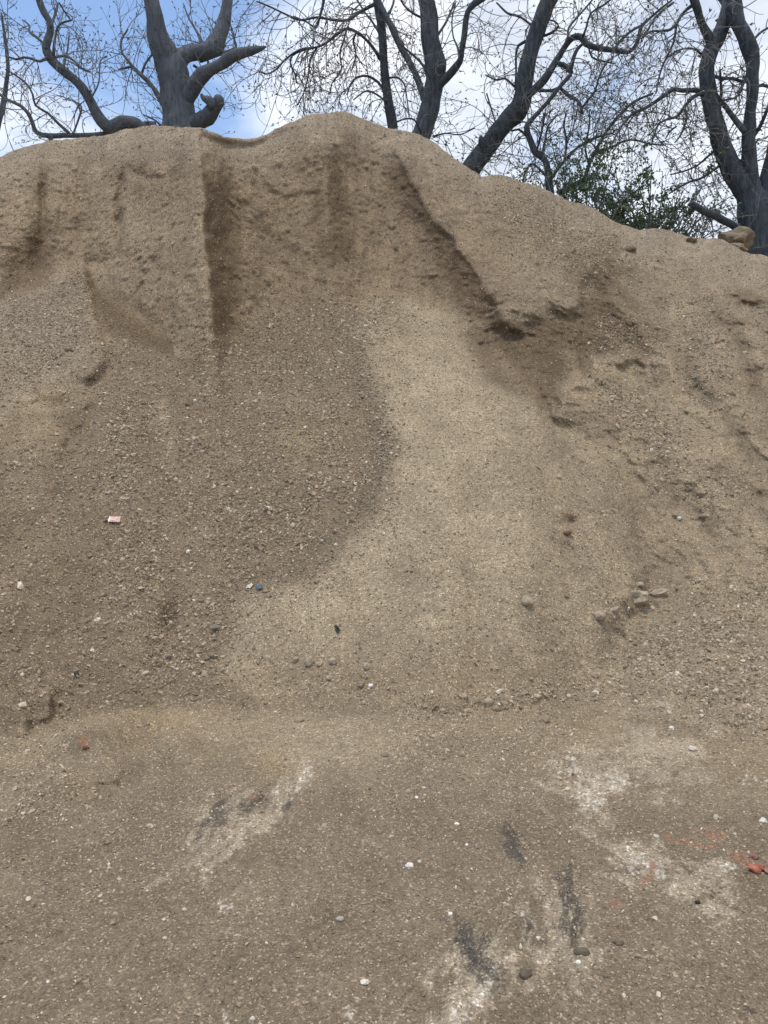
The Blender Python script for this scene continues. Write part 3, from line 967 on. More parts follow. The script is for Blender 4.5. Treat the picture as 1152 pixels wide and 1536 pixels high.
T_CLOD, T_DARK, T_WHITE, T_PALE, T_GREY, T_RED = (.36, .29, .205), (.13, .10, .07), (.68, .63, .54), (.46, .40, .31), (.22, .19, .145), (.235, .135, .085)
STONES = [
    # px, py, w px, h px, name, tint, facets, label, category
    (957, 897, 35, 22, 'clod', T_CLOD, 2, 'largest lumpy tan earth clod lying on the right flank of the mound', 'clod'),
    (989, 889, 24, 9, 'clod', T_CLOD, 2, 'flat earth clod just right of the largest tan clod', 'clod'),
    (960, 878, 16, 9, 'clod', T_CLOD, 1, 'small clod right above the largest tan clod', 'clod'),
    (922, 915, 14, 11, 'clod', T_CLOD, 0, 'small round clod below and left of the largest tan clod', 'clod'),
    (898, 925, 20, 14, 'clod', T_CLOD, 0, 'rounded clod half buried in the gravel line left of the largest clod', 'clod'),
    (789, 905, 17, 20, 'clod', T_CLOD, 0, 'oval sandy clod pressed into the smooth fan, alone', 'clod'),
    (816, 1081, 20, 16, 'clod', (.27, .21, .145), 1, 'brown clod just below the foot of the mound on the right', 'clod'),
    (945, 376, 15, 11, 'clod', (.20, .155, .105), 1, 'dark brown clod high on the right shoulder near the crest', 'clod'),
    (850, 802, 14, 9, 'stone', T_RED, 1, 'reddish brown stone below a small dent in the fan', 'stone'),
    (464, 993, 17, 14, 'clod', T_CLOD, 0, 'largest clod in the small row at the toe of the left slide', 'clod'),
    (443, 991, 11, 9, 'clod', T_CLOD, 0, 'round clod left end of the row at the toe of the left slide', 'clod'),
    (479, 997, 10, 8, 'clod', T_CLOD, 0, 'small clod right against the largest clod of the left slide', 'clod'),
    (500, 993, 14, 10, 'clod', T_CLOD, 0, 'clod right end of the row at the toe of the left slide', 'clod'),
    (550, 1001, 12, 10, 'clod', T_CLOD, 0, 'lone clod right of the row at the toe of the left slide', 'clod'),
    (541, 1028, 13, 8, 'clod', (.27, .21, .145), 0, 'dull clod touching a pale pebble below the left slide', 'clod'),
    (556, 1029, 8, 6, 'pebble', T_WHITE, 0, 'pale rounded pebble beside a dull clod below the left slide', 'pebble'),
    (494, 1018, 10, 8, 'clod', T_CLOD, 0, 'small clod below the row at the toe of the left slide', 'clod'),
    (697, 1046, 11, 9, 'clod', T_CLOD, 0, 'round clod a little above the foot of the fan, centre right', 'clod'),
    (732, 1054, 15, 13, 'clod', T_CLOD, 0, 'biggest round clod along the foot of the fan', 'clod'),
    (664, 1066, 11, 8, 'clod', T_CLOD, 0, 'left of two clods along the foot of the fan', 'clod'),
    (654, 1060, 9, 7, 'clod', (.24, .19, .13), 0, 'small dark clod by the left end of the fan foot', 'clod'),
    (701, 1067, 12, 8, 'clod', T_CLOD, 0, 'flat clod in the middle of the clods along the fan foot', 'clod'),
    (746, 1065, 12, 7, 'clod', (.27, .21, .145), 0, 'flat clod just right below the biggest clod at the fan foot', 'clod'),
    (897, 1036, 12, 9, 'clod', T_CLOD, 0, 'clod where the gravel line meets the foot of the fan', 'clod'),
    (893, 1014, 12, 10, 'clod', T_CLOD, 0, 'clod on the right edge of the fan above its foot', 'clod'),
    (450, 1082, 14, 9, 'clod', (.28, .22, .155), 0, 'oval clod alone on the floor below the left slide', 'clod'),
    (579, 1134, 11, 8, 'clod', (.28, .22, .155), 0, 'right of two small clods on the floor left of the gravel patch', 'clod'),
    (565, 1135, 9, 8, 'clod', (.28, .22, .155), 0, 'left of two small clods on the floor left of the gravel patch', 'clod'),
    (283, 828, 8, 8, 'pebble', T_WHITE, 2, 'brightest white pebble on the coarse apron below the pink wrapper', 'pebble'),
    (402, 763, 9, 6, 'pebble', T_WHITE, 1, 'white pebble in the middle of the coarse apron', 'pebble'),
    (293, 601, 6, 5, 'pebble', T_WHITE, 1, 'small white pebble near the top of the coarse apron', 'pebble'),
    (291, 659, 6, 5, 'pebble', T_WHITE, 1, 'small white pebble on the coarse apron under the buttress', 'pebble'),
    (231, 828, 9, 8, 'pebble', T_PALE, 1, 'pale grey pebble left of the brightest white pebble', 'pebble'),
    (263, 721, 7, 9, 'pebble', T_PALE, 1, 'pale upright chip up and right of the pink wrapper', 'pebble'),
    (503, 818, 6, 5, 'pebble', T_WHITE, 0, 'white pebble at the edge between coarse apron and sandy fan', 'pebble'),
    (253, 985, 12, 9, 'stone', T_GREY, 1, 'dark grey round stone low on the left of the mound', 'stone'),
    (322, 943, 15, 10, 'stone', (.19, .165, .125), 1, 'dark flat stone in the gravel below the coarse apron', 'stone'),
    (319, 985, 10, 7, 'stone', T_GREY, 1, 'dark stone in the gravel right of the round grey stone', 'stone'),
    (138, 976, 7, 5, 'pebble', T_WHITE, 1, 'white chip on the lower left slope', 'pebble'),
    (597, 199, 9, 6, 'stone', (.66, .62, .56), 3, 'pale flat stone on the crest below the thin straight tree', 'stone'),
    (1037, 362, 17, 6, 'stone', (.22, .165, .11), 2, 'thin brown slab in the dip of the crest near the shrub', 'stone'),
    (615, 1299, 13, 8, 'pebble', T_WHITE, 0, 'white oval pebble in the centre of the floor', 'pebble'),
    (630, 1290, 6, 5, 'pebble', T_WHITE, 1, 'tiny white chip up and right of the white oval pebble', 'pebble'),
    (511, 1382, 13, 8, 'pebble', (.40, .35, .28), 0, 'dusty pale pebble on the floor below the white oval pebble', 'pebble'),
    (545, 1473, 14, 8, 'pebble', (.56, .50, .42), 1, 'pale pebble with a dark hollow beside it near the bottom', 'pebble'),
    (868, 1446, 9, 8, 'pebble', (.72, .66, .56), 0, 'cream pebble touching a dark clod at the bottom right', 'pebble'),
    (873, 1431, 24, 11, 'clod', (.115, .092, .066), 0, 'long dark clod above a cream pebble at the bottom right', 'clod'),
    (788, 1460, 21, 17, 'clod', (.125, .10, .072), 0, 'round dark brown clod right of the ash smear', 'clod'),
    (927, 1417, 14, 10, 'clod', (.16, .125, .09), 0, 'small dark brown clod right of the tall ash streak', 'clod'),
    (850, 1188, 10, 9, 'pebble', T_PALE, 1, 'pale stone left of the white lime patch', 'pebble'),
    (1041, 1125, 15, 8, 'stone', (.52, .46, .37), 2, 'pale angular stone on the floor near the right edge gravel', 'stone'),
    (1006, 1094, 9, 7, 'stone', (.62, .58, .5), 2, 'whitish stone above the pale angular stone at the right', 'stone'),
    (1047, 1355, 8, 7, 'pebble', (.03, .03, .03), 0, 'black pebble alone on the floor below the brick dust', 'pebble'),
    (985, 1259, 10, 8, 'pebble', T_PALE, 1, 'grey pebble above the red and white patch', 'pebble'),
    (1073, 1229, 10, 8, 'pebble', T_PALE, 1, 'pale pebble right of the reddish dust', 'pebble'),
    (1145, 1232, 12, 10, 'stone', T_WHITE, 2, 'white stone at the right edge above the orange fragment', 'stone'),
    (1130, 1285, 16, 10, 'stone', (.20, .11, .085), 1, 'dull dark red stone right behind the orange fragment', 'stone'),
    (277, 1363, 8, 8, 'pebble', T_PALE, 0, 'cream upright pebble on the left of the floor', 'pebble'),
    (348, 1363, 7, 9, 'pebble', (.36, .31, .24), 0, 'tan pebble right of the small lime spot, left floor', 'pebble'),
    (247, 1406, 7, 7, 'pebble', T_PALE, 0, 'pale round pebble below the cream upright pebble', 'pebble'),
    (42, 1347, 9, 7, 'pebble', T_PALE, 1, 'pale chip at the far left of the floor', 'pebble'),
    (72, 1473, 6, 6, 'pebble', T_WHITE, 0, 'small white pebble in the lower left corner', 'pebble'),
    (378, 1531, 9, 7, 'pebble', T_WHITE, 0, 'white pebble at the very bottom edge, left of centre', 'pebble'),
    (225, 1239, 11, 6, 'pebble', (.42, .37, .29), 0, 'flat tan pebble left of the long ash smear', 'pebble'),
    (686, 1235, 9, 5, 'pebble', T_WHITE, 1, 'slim white chip below the gravel patch on the floor', 'pebble'),
    (675, 1372, 8, 7, 'pebble', T_WHITE, 1, 'white chip at the head of the ash scrape', 'pebble'),
    (626, 1197, 6, 5, 'pebble', T_WHITE, 1, 'white chip in the gravel patch on the floor', 'pebble'),
    (672, 1126, 8, 6, 'pebble', T_PALE, 1, 'pale chip at the top of the gravel patch on the floor', 'pebble'),
    (837, 716, 7, 6, 'pebble', T_PALE, 0, 'tiny pale pebble on the smooth upper right of the fan', 'pebble'),
    (103, 526, 16, 6, 'clod', (.20, .16, .115), 1, 'thin dark clod on the gravelly left apron', 'clod'),
    (700, 1268, 5, 5, 'pebble', T_WHITE, 0, 'tiny white pebble on the floor left of the upper ash streak', 'pebble'),
    (1020, 779, 8, 6, 'pebble', T_WHITE, 1, 'white pebble on the right flank below the little ridges', 'pebble'),
    (128, 1136, 11, 8, 'stone', (.26, .135, .085), 1, 'rust brown stone set in the hummocks at the lower left', 'stone'),
]
for k, (px_, py_, w_, h_, nm, tint, fac, lab, cat) in enumerate(STONES):
    p_, n_, mpp = surf(px_, py_)
    w3, h3 = w_ * mpp, h_ * mpp * 1.08
    flat_floor = py_ > 1075
    d3 = (w3 + h3) / 2
    hh = min(h3, d3) if not flat_floor else min(h3 * 0.95, w3 * 0.8)
    me = rock_mesh(nm, w3, max(hh, w3 * .45), d3, 300 + k, (0.34 if nm == 'clod' else 0.18) if fac == 0 else 0.28, tint, fac, w_ > 9)
    o = add(nm, me, M_STONE, label=lab, cat=cat, loc=p_ + n_ * hh * (0.04 if nm == 'clod' else 0.12))
    o.rotation_euler = (0 if flat_floor else math.radians(-18), math.radians(random.uniform(-14, 14)), 0)

# boulders beside the right-hand tree
for k, (px_, py_, Yd, w_, h_, d_, fac, tint, rot, lab) in enumerate((
        (1106, 360, 12.15, 50, 31, .5, 5, (.23, .18, .12), 6, 'big tan boulder on the crest beside the large tree'),
        (1102, 376, 11.95, 34, 18, .30, 4, (.24, .19, .13), 12, 'lower flat tan boulder leaning under the big boulder'))):
    q = at(px_, py_, Yd)
    me = rock_mesh('boulder', w_ * Yd / F, h_ * Yd / F, d_, 500 + k, 0.30, tint, fac, True)
    o = add('boulder', me, M_STONE, label=lab, cat='boulder', loc=q)
    o.rotation_euler = (0, math.radians(rot), 0.2)


# orange brick fragment, cracked into flakes
def brick_fragment():
    p_, n_, mpp = surf(1136, 1309)
    root = add('brick_fragment', None, label='cracked orange brick fragment at the right edge of the floor', cat='brick', loc=p_)
    for k, (dx, dy, w_, h_, d_, rot, tint) in enumerate(((-.012, 0, .050, .028, .050, 20, (.34, .125, .08)), (.016, .012, .048, .022, .036, -28, (.28, .11, .075)),
                                                         (.030, -.014, .032, .016, .028, 8, (.36, .16, .11)))):
        me = rock_mesh('flake', w_, h_, d_, 540 + k, .14, tint, 7, True)
        o = add('flake', me, M_STONE, root, loc=(dx, dy, h_ * .35))
        o.rotation_euler = (math.radians(12), math.radians(rot * .5), math.radians(rot))


brick_fragment()


# litter: crumpled sheets with thickness
def sheet(name, px_, py_, w_, h_, mats, label, cat, crumple=.12, tilt=0, rotz=0, stripes=None):
    p_, n_, mpp = surf(px_, py_)
    W, H = w_ * mpp, h_ * mpp
    nx, ny = 15, 9
    u, v = np.meshgrid(np.linspace(-.5, .5, nx), np.linspace(-.5, .5, ny))
    e = 1 + .10 * noise2(u * 9 + px_, v * 9, 5)
    zc_ = crumple * W * (noise2(u * 5 + px_, v * 4, 6) + .5 * noise2(u * 11, v * 9 + py_, 7))
    # lies on the slope: v runs up it
    nrm = n_
    right_ = np.cross([0, 0, -1.0], nrm) if False else np.array([1.0, 0, 0])
    right_ = right_ - nrm * (right_ @ nrm)
    right_ /= np.linalg.norm(right_)
    up_ = np.cross(nrm, right_)
    a = math.radians(rotz)
    r2, u2 = right_ * math.cos(a) + up_ * math.sin(a), up_ * math.cos(a) - right_ * math.sin(a)
    cosv = max(0.35, abs((nrm @ (-p_ + np.array([0, 0, CAM_H]))) / np.linalg.norm(p_ - np.array([0, 0, CAM_H]))))
    top = (u * W * e)[..., None] * r2 + (v * H / cosv * e)[..., None] * u2 + (zc_ + .018)[..., None] * nrm
    bot = top - nrm * .003
    V = np.concatenate([top.reshape(-1, 3), bot.reshape(-1, 3)])
    id_ = np.arange(nx * ny).reshape(ny, nx)
    f1 = np.stack([id_[:-1, :-1], id_[:-1, 1:], id_[1:, 1:], id_[1:, :-1]], -1).reshape(-1, 4)
    f2 = f1[:, ::-1] + nx * ny
    ring = np.concatenate([id_[0, :], id_[1:, -1], id_[-1, -2::-1], id_[-2:0:-1, 0]])
    nxt = np.roll(ring, -1)
    f3 = np.stack([ring, ring + nx * ny, nxt + nx * ny, nxt], -1)
    t = np.broadcast_to(np.array(mats[0]), (len(V), 3)).copy()
    if stripes is not None:
        t = stripes(np.tile(u.ravel(), 2), np.tile(v.ravel(), 2), t)
    me = make_mesh(name, V, np.concatenate([f1, f2, f3]), False, t, 'tint')
    return add(name, me, M_STONE, label=label, cat=cat, loc=p_)


def wrap_print(u, v, t):
    t = t.copy()
    w_ = ((np.abs(u * 14 % 2 - 1) < .35) & (np.abs(v) < .32)) | (u < -.42)
    t[w_] = (.80, .66, .60)
    return t


sheet('wrapper', 172, 781, 17, 8, [(.58, .32, .27)], 'small pink and white wrapper lying on the left slope', 'litter', .05, rotz=4, stripes=wrap_print)
sheet('plastic_scrap', 389, 883, 9, 8, [(.12, .145, .175)], 'small dark blue plastic scrap below the coarse apron', 'litter', .2, rotz=20)
sheet('paper_scrap', 375, 882, 8, 6, [(.62, .60, .50)], 'whitish paper scrap left against the blue scrap', 'litter', .2, rotz=-12)
sheet('dead_leaf', 507, 946, 6, 10, [(.05, .055, .035)], 'dark curled leaf lying on the sandy fan', 'leaf', .3, rotz=20)
sheet('plastic_scrap', 405, 491, 5, 5, [(.50, .33, .28)], 'tiny pink scrap at the top of the coarse apron', 'litter', .2)


# ------------------------------------------------------------------ trees
def frames(P):
    T = np.gradient(P, axis=0)
    T /= np.linalg.norm(T, axis=1)[:, None] + 1e-9
    ref = np.array([0.31, 0.9, 0.3])
    A = np.cross(T, ref)
    A /= np.linalg.norm(A, axis=1)[:, None] + 1e-9
    return T, A, np.cross(T, A)


def spline(P, R, step_=0.10):
    """Catmull-Rom through points with radii"""
    P, R = np.asarray(P, float), np.asarray(R, float)
    Q = np.concatenate([P, R[:, None]], 1)
    Q = np.concatenate([[2 * Q[0] - Q[1]], Q, [2 * Q[-1] - Q[-2]]])
    o = []
    for k in range(1, len(Q) - 2):
        n = max(2, int(np.linalg.norm(Q[k + 1, :3] - Q[k, :3]) / step_))
        t = np.linspace(0, 1, n, endpoint=False)[:, None]
        a, b, c, d = Q[k - 1], Q[k], Q[k + 1], Q[k + 2]
        o.append(.5 * (2 * b + (c - a) * t + (2 * a - 5 * b + 4 * c - d) * t ** 2 + (3 * b - a - 3 * c + d) * t ** 3))
    o.append(Q[-2:-1])
    o = np.concatenate(o)
    return o[:, :3], np.maximum(o[:, 3], 0.003)


def tube(P, R, sides=10, knob=0.08, seed=0):
    n = len(P)
    T, A, B = frames(P)
    th = np.linspace(0, 2 * np.pi, sides, endpoint=False)
    ring = np.cos(th)[None, :, None] * A[:, None] + np.sin(th)[None, :, None] * B[:, None]
    rr = R[:, None] * np.ones(sides)
    if knob:
        X = P[:, None] + ring * R[:, None, None]
        rr = rr * (1 + knob * 2 * noise3(X[..., 0] * 3, X[..., 1] * 3, X[..., 2] * 2.2, seed) + knob * noise3(X[..., 0] * 9, X[..., 1] * 9, X[..., 2] * 5, seed + 1))
    V = (P[:, None] + ring * rr[..., None]).reshape(-1, 3)
    id_ = np.arange(n * sides).reshape(n, sides)
    nx = np.roll(id_, -1, 1)
    Fq = np.stack([id_[:-1], nx[:-1], nx[1:], id_[1:]], -1).reshape(-1, 4)
    V = np.concatenate([V, P[:1] - T[:1] * R[0] * .3, P[-1:] + T[-1:] * R[-1] * .5])
    c0 = np.stack([nx[0], id_[0], np.full(sides, n * sides), np.full(sides, n * sides)], -1)
    c1 = np.stack([id_[-1], nx[-1], np.full(sides, n * sides + 1), np.full(sides, n * sides + 1)], -1)
    tri = np.concatenate([c0[:, :3], c1[:, :3]])
    qt = np.concatenate([Fq[:, [0, 1, 2]], Fq[:, [0, 2, 3]], tri])
    return V, qt


def grow(start, dirs, length, K_, curl, droop, lift, r0, r1):
    """batch of wandering shoots -> points (n, K, 3), radii (n, K)"""
    n = len(start)
    d = dirs / (np.linalg.norm(dirs, axis=1)[:, None] + 1e-9)
    p = start.copy()
    out_ = [p]
    om = rng.normal(size=(n, 3)) * curl
    st = (length / (K_ - 1))[:, None]
    for k in range(K_ - 1):
        t = k / (K_ - 1)
        om = om * .86 + rng.normal(size=(n, 3)) * curl * .40
        d = d + np.cross(om, d) + np.array([0, 0, 1.0]) * ((-droop * (1 - t) + lift * t) * 2.2 / K_)[:, None] if not np.isscalar(droop) else \
            d + np.cross(om, d) + np.array([0, 0, 1.0]) * ((-droop * (1 - t) + lift * t) * 2.2 / K_)
        d /= np.linalg.norm(d, axis=1)[:, None]
        p = p + d * st
        out_.append(p)
    P = np.stack(out_, 1)
    R = r0[:, None] * np.linspace(1, 0, K_)[None] + r1 * np.linspace(0, 1, K_)[None]
    return P, R


def tubes_batch(P, R, sides=3):
    n, K_, _ = P.shape
    T = np.gradient(P, axis=1)
    T /= np.linalg.norm(T, axis=2)[..., None] + 1e-9
    A = np.cross(T, np.array([.35, .88, .31]))
    A /= np.linalg.norm(A, axis=2)[..., None] + 1e-9
    B = np.cross(T, A)
    th = np.linspace(0, 2 * np.pi, sides, endpoint=False)
    V = P[:, :, None] + R[:, :, None, None] * (np.cos(th)[:, None] * A[:, :, None] + np.sin(th)[:, None] * B[:, :, None])
    id_ = np.arange(n * K_ * sides).reshape(n, K_, sides)
    nx = np.roll(id_, -1, 2)
    Fq = np.stack([id_[:, :-1], nx[:, :-1], nx[:, 1:], id_[:, 1:]], -1).reshape(-1, 4)
    return V.reshape(-1, 3), Fq


def pick(P, R, n, t0=0.25, t1=1.0):
    """points and directions along batch shoots"""
    m_, K_, _ = P.shape
    a = rng.integers(0, m_, n)
    t = rng.uniform(t0, t1, n) * (K_ - 1)
    k = np.minimum(t.astype(int), K_ - 2)
    f = (t - k)[:, None]
    p = P[a, k] * (1 - f) + P[a, k + 1] * f
    d = P[a, k + 1] - P[a, k]
    d /= np.linalg.norm(d, axis=1)[:, None] + 1e-9
    return p, d, R[a, k]


def bud_mesh(name, p, d, ln, wd):
    n = len(p)
    d = d / (np.linalg.norm(d, axis=1)[:, None] + 1e-9)
    A = np.cross(d, np.array([.3, .9, .28]))
    A /= np.linalg.norm(A, axis=1)[:, None] + 1e-9
    B = np.cross(d, A)
    t = OCT[None] * np.ones((n, 1, 1))
    V = p[:, None] + (t[..., 0:1] * A[:, None] + t[..., 1:2] * B[:, None]) * wd[:, None, None] + (t[..., 2:3] + .9) * d[:, None] * ln[:, None, None]
    Fc = OCF[None] + (np.arange(n) * 6)[:, None, None]
    return make_mesh(name, V.reshape(-1, 3), Fc.reshape(-1, 3), False)


def tree(name, label, Yt, limbs, mat_, n1=90, n2=5, n3=2.0, L1=1.3, curl=.16, droop=.9, lift=1.1, up0=0.0, twig_r=.011, cat='tree', buds=1.0, depth=1.2, twig_mat=None, tmin=4, group=None, skip=()):
    """limbs: list of (part name, [(px, py, width px), ...], depth change); the first is the trunk"""
    root_p = None
    segs = []
    made = []
    for li, (pn, pts, dz) in enumerate(limbs):
        pts = np.array(pts, float)
        s_ = np.linspace(0, 1, len(pts))
        Yv = Yt + (dz[0] + (dz[1] - dz[0]) * s_)
        P = at(pts[:, 0], pts[:, 1], 1.0) * 0
        rx, rz = ray(pts[:, 0], pts[:, 1])
        P = np.stack([rx * Yv, Yv, CAM_H + rz * Yv], -1)
        R = pts[:, 2] * Yv / F * 0.5
        if li == 0:
            root_p = P[0].copy()
            # foot of the trunk goes into the bank
            foot = P[0].copy()
            if foot[2] > bank_z - .3:
                foot[2] = bank_z - .35
                P = np.concatenate([[foot], P])
                R = np.concatenate([[R[0] * 1.25], R])
            root_p = P[0].copy()
        P, R = spline(P, R, 0.09)
        segs.append((P, R, pts[0, 2]))
        sides = 14 if pts[:, 2].max() > 15 else (8 if pts[:, 2].max() > 6 else 5)
        V, Fq = tube(P, R, sides, 0.11 if pts[:, 2].max() > 8 else 0.06, li + int(Yt * 7))
        made.append((pn, V, Fq))
    root = add(name, None, label=label, cat=cat, loc=root_p, group=group)
    for pn, V, Fq in made:
        add(pn, make_mesh(pn, V - root_p, Fq, True), mat_, root)
    # shoots
    starts, dirs, rs = [], [], []
    wts = np.array([len(s[0]) * (1.0 if s[2] < 12 else 0.45) * (0 if i in skip else 1) for i, s in enumerate(segs)], float)
    cnt = rng.multinomial(n1, wts / wts.sum())
    for (P, R, w), c in zip(segs, cnt):
        if c == 0:
            continue
        t = rng.uniform(0.12, 1.0, c) * (len(P) - 2)
        k = t.astype(int)
        d0 = P[k + 1] - P[k]
        d0 /= np.linalg.norm(d0, axis=1)[:, None] + 1e-9
        rn = rng.normal(size=(c, 3)) * np.array([1, .55 * depth, 1])
        rn -= d0 * np.sum(rn * d0, 1)[:, None]
        rn /= np.linalg.norm(rn, axis=1)[:, None]
        starts.append(P[k])
        dirs.append(rn + d0 * .5 + np.array([0, 0, up0]))
        rs.append(np.minimum(R[k] * .6, twig_r * 1.7))
    st, di, r0 = np.concatenate(starts), np.concatenate(dirs), np.concatenate(rs)
    VV, FF, off = [], [], 0
    P1, R1 = grow(st, di, L1 * rng.uniform(.5, 1.4, len(st)), 14, curl, droop, lift, r0, twig_r * .6)
    gens = [(P1, R1)]
    n = int(n1 * n2)
    p, d, r = pick(P1, R1, n, .15, 1)
    dd = d * .8 + rng.normal(size=(n, 3)) * np.array([.75, .5, .75]) + np.array([0, 0, up0 * .5])
    P2, R2 = grow(p, dd, L1 * .55 * rng.uniform(.4, 1.4, n), 10, curl * 1.15, droop, lift, np.minimum(r * .8, twig_r), twig_r * .5)
    gens.append((P2, R2))
    n = int(n1 * n2 * n3)
    p, d, r = pick(P2, R2, n, .25, 1)
    dd = d + rng.normal(size=(n, 3)) * np.array([.6, .45, .6]) + np.array([0, 0, up0 * .5])
    P3, R3 = grow(p, dd, L1 * .26 * rng.uniform(.4, 1.4, n), 7, curl * 1.3, droop * .6, lift, np.minimum(r * .8, twig_r * .75), twig_r * .45)
    gens.append((P3, R3))
    for P, R in gens:
        V, Fq = tubes_batch(P, R, 3)
        VV.append(V)
        FF.append(Fq + off)
        off += len(V)
    add('twigs', make_mesh('twigs', np.concatenate(VV) - root_p, np.concatenate(FF), True), twig_mat or M_TWIG, root, kind='stuff')
    if buds:
        tips = np.concatenate([g[0][:, -1] for g in gens[1:]])
        td = np.concatenate([g[0][:, -1] - g[0][:, -2] for g in gens[1:]])
        sel = rng.random(len(tips)) < .75 * buds
        tips, td = tips[sel], td[sel]
        td /= np.linalg.norm(td, axis=1)[:, None] + 1e-9
        tips = np.repeat(tips, 2, 0)
        td = np.repeat(td, 2, 0) + .45 * rng.normal(size=(len(tips), 3))
        bm_ = bud_mesh('buds', tips - root_p, td, rng.uniform(.018, .042, len(tips)), rng.uniform(.006, .013, len(tips)))
        add('buds', bm_, M_BUD, root, kind='stuff')
    return root


# stout forked tree on the left
tree('forked_tree', 'stout grey forked tree with a broken pointing limb, left of the dip in the crest', 16.0, [
    ('trunk', [(276, 250, 62), (272, 205, 58), (269, 180, 50), (266, 150, 44), (262, 122, 43), (258, 100, 46), (256, 88, 40)], (0, 0)),
    ('limb', [(258, 108, 42), (249, 82, 36), (240, 62, 30), (234, 42, 25), (229, 15, 23), (222, -25, 22), (214, -110, 17)], (0, -.5)),
    ('limb', [(258, 104, 30), (272, 86, 24), (285, 80, 22), (302, 79, 22), (318, 72, 23), (329, 52, 20), (336, 34, 18), (340, 10, 15), (346, -25, 14), (360, -110, 10)], (0, .6)),
    ('limb', [(270, 160, 30), (285, 140, 24), (300, 117, 21), (315, 105, 18), (335, 94, 16), (353, 82, 14), (374, 77, 11), (390, 73, 7), (399, 70, 2)], (0, -.9)),
    ('limb', [(276, 190, 26), (298, 183, 22), (312, 177, 22), (320, 164, 22), (328, 152, 18), (326, 147, 12)], (0, -.5)),
    ('limb', [(322, 160, 16), (314, 151, 13), (305, 147, 8), (302, 141, 4)], (-.4, -.5)),
    ('branch', [(262, 185, 10), (250, 165, 9), (240, 148, 8), (226, 126, 7), (210, 111, 6), (196, 96, 4.5), (183, 78, 3.5), (182, 60, 3), (192, 44, 2)], (0, .7)),
    ('branch', [(208, 110, 4.5), (200, 100, 4), (188, 102, 3.5), (178, 104, 2.5)], (.45, .6)),
    ('branch', [(212, 112, 4), (218, 95, 3.5), (228, 82, 3), (229, 72, 2)], (.45, .4)),
    ('branch', [(300, 92, 5), (322, 84, 5), (345, 76, 4.5), (354, 70, 4), (350, 56, 2.5), (346, 42, 2)], (.3, .9)),
    ('branch', [(300, 78, 6), (301, 60, 5), (292, 42, 3.5), (282, 25, 2.5), (275, 5, 2)], (.3, .8)),
    ('branch', [(290, 98, 4), (300, 104, 3.5), (310, 106, 3), (312, 92, 3)], (.1, .4)),
    ('branch', [(252, 178, 5), (245, 190, 4), (232, 180, 3), (215, 172, 2)], (0, .4)),
], M_BARK_A, n1=75, n2=3.6, n3=1.2, L1=1.0, curl=.11, droop=.25, lift=.9, up0=.55, twig_r=.0066)

tree('leaning_tree', 'slim bent tree leaning left over the far left of the crest', 15.4, [
    ('trunk', [(232, 212, 14), (215, 192, 15), (200, 184, 17), (183, 184, 18), (166, 192, 18), (152, 182, 15), (141, 164, 13), (130, 142, 12.5), (117, 124, 12), (100, 110, 11.5),
               (84, 97, 12), (74, 84, 12), (69, 70, 11), (75, 50, 10.5), (75, 34, 10), (66, 18, 10), (57, -5, 9.5), (46, -50, 8)], (.6, -.3)),
    ('limb', [(180, 195, 6), (150, 201, 6), (120, 203, 6.5), (95, 203, 7), (75, 204, 7), (55, 199, 6), (49, 185, 5.5), (42, 170, 5), (30, 158, 5), (12, 150, 4.5), (-14, 132, 4)], (.5, .2)),
    ('branch', [(104, 200, 4.5), (88, 186, 4.5), (72, 170, 4), (53, 158, 3.5), (49, 142, 3.5), (40, 126, 3), (22, 112, 2.5), (8, 104, 2)], (.3, -.3)),
    ('branch', [(76, 203, 7), (77, 212, 6), (77, 226, 6)], (.3, .35)),
    ('branch', [(72, 86, 5), (60, 92, 4), (48, 88, 4), (36, 86, 3.5), (24, 89, 3), (8, 83, 2.5)], (-.1, .2)),
    ('branch', [(70, 72, 5), (62, 62, 4), (52, 54, 3.5), (44, 48, 3), (44, 38, 2.5), (34, 30, 2)], (-.1, .4)),
    ('branch', [(80, 84, 4.5), (81, 68, 4), (84, 48, 3.5), (90, 36, 3), (108, 30, 2.5)], (-.1, -.5)),
    ('branch', [(82, 86, 4), (98, 84, 3.5), (112, 92, 3), (122, 102, 2.5), (136, 108, 2)], (-.1, -.4)),
    ('branch', [(94, 106, 3.5), (98, 90, 3), (102, 70, 2.5), (104, 48, 2)], (0, .4)),
    ('branch', [(76, 40, 4), (84, 18, 3.5), (88, 4, 3), (96, 16, 2.5), (106, 30, 2)], (-.2, .4)),
    ('branch', [(135, 150, 3), (148, 124, 2.5), (150, 92, 2), (160, 84, 2)], (.1, .5)),
    ('branch', [(110, 200, 3), (118, 178, 3), (122, 160, 2.5), (108, 150, 2)], (.3, .6)),
    ('branch', [(-22, 270, 11), (-14, 235, 10), (-4, 190, 9), (4, 160, 8), (9, 128, 6.5), (12, 100, 5), (8, 60, 4), (2, 20, 3)], (1.2, .9)),
], M_BARK_A, n1=80, n2=3.8, n3=1.2, L1=1.0, curl=.15, droop=.5, lift=.8, up0=.15, twig_r=.0066)

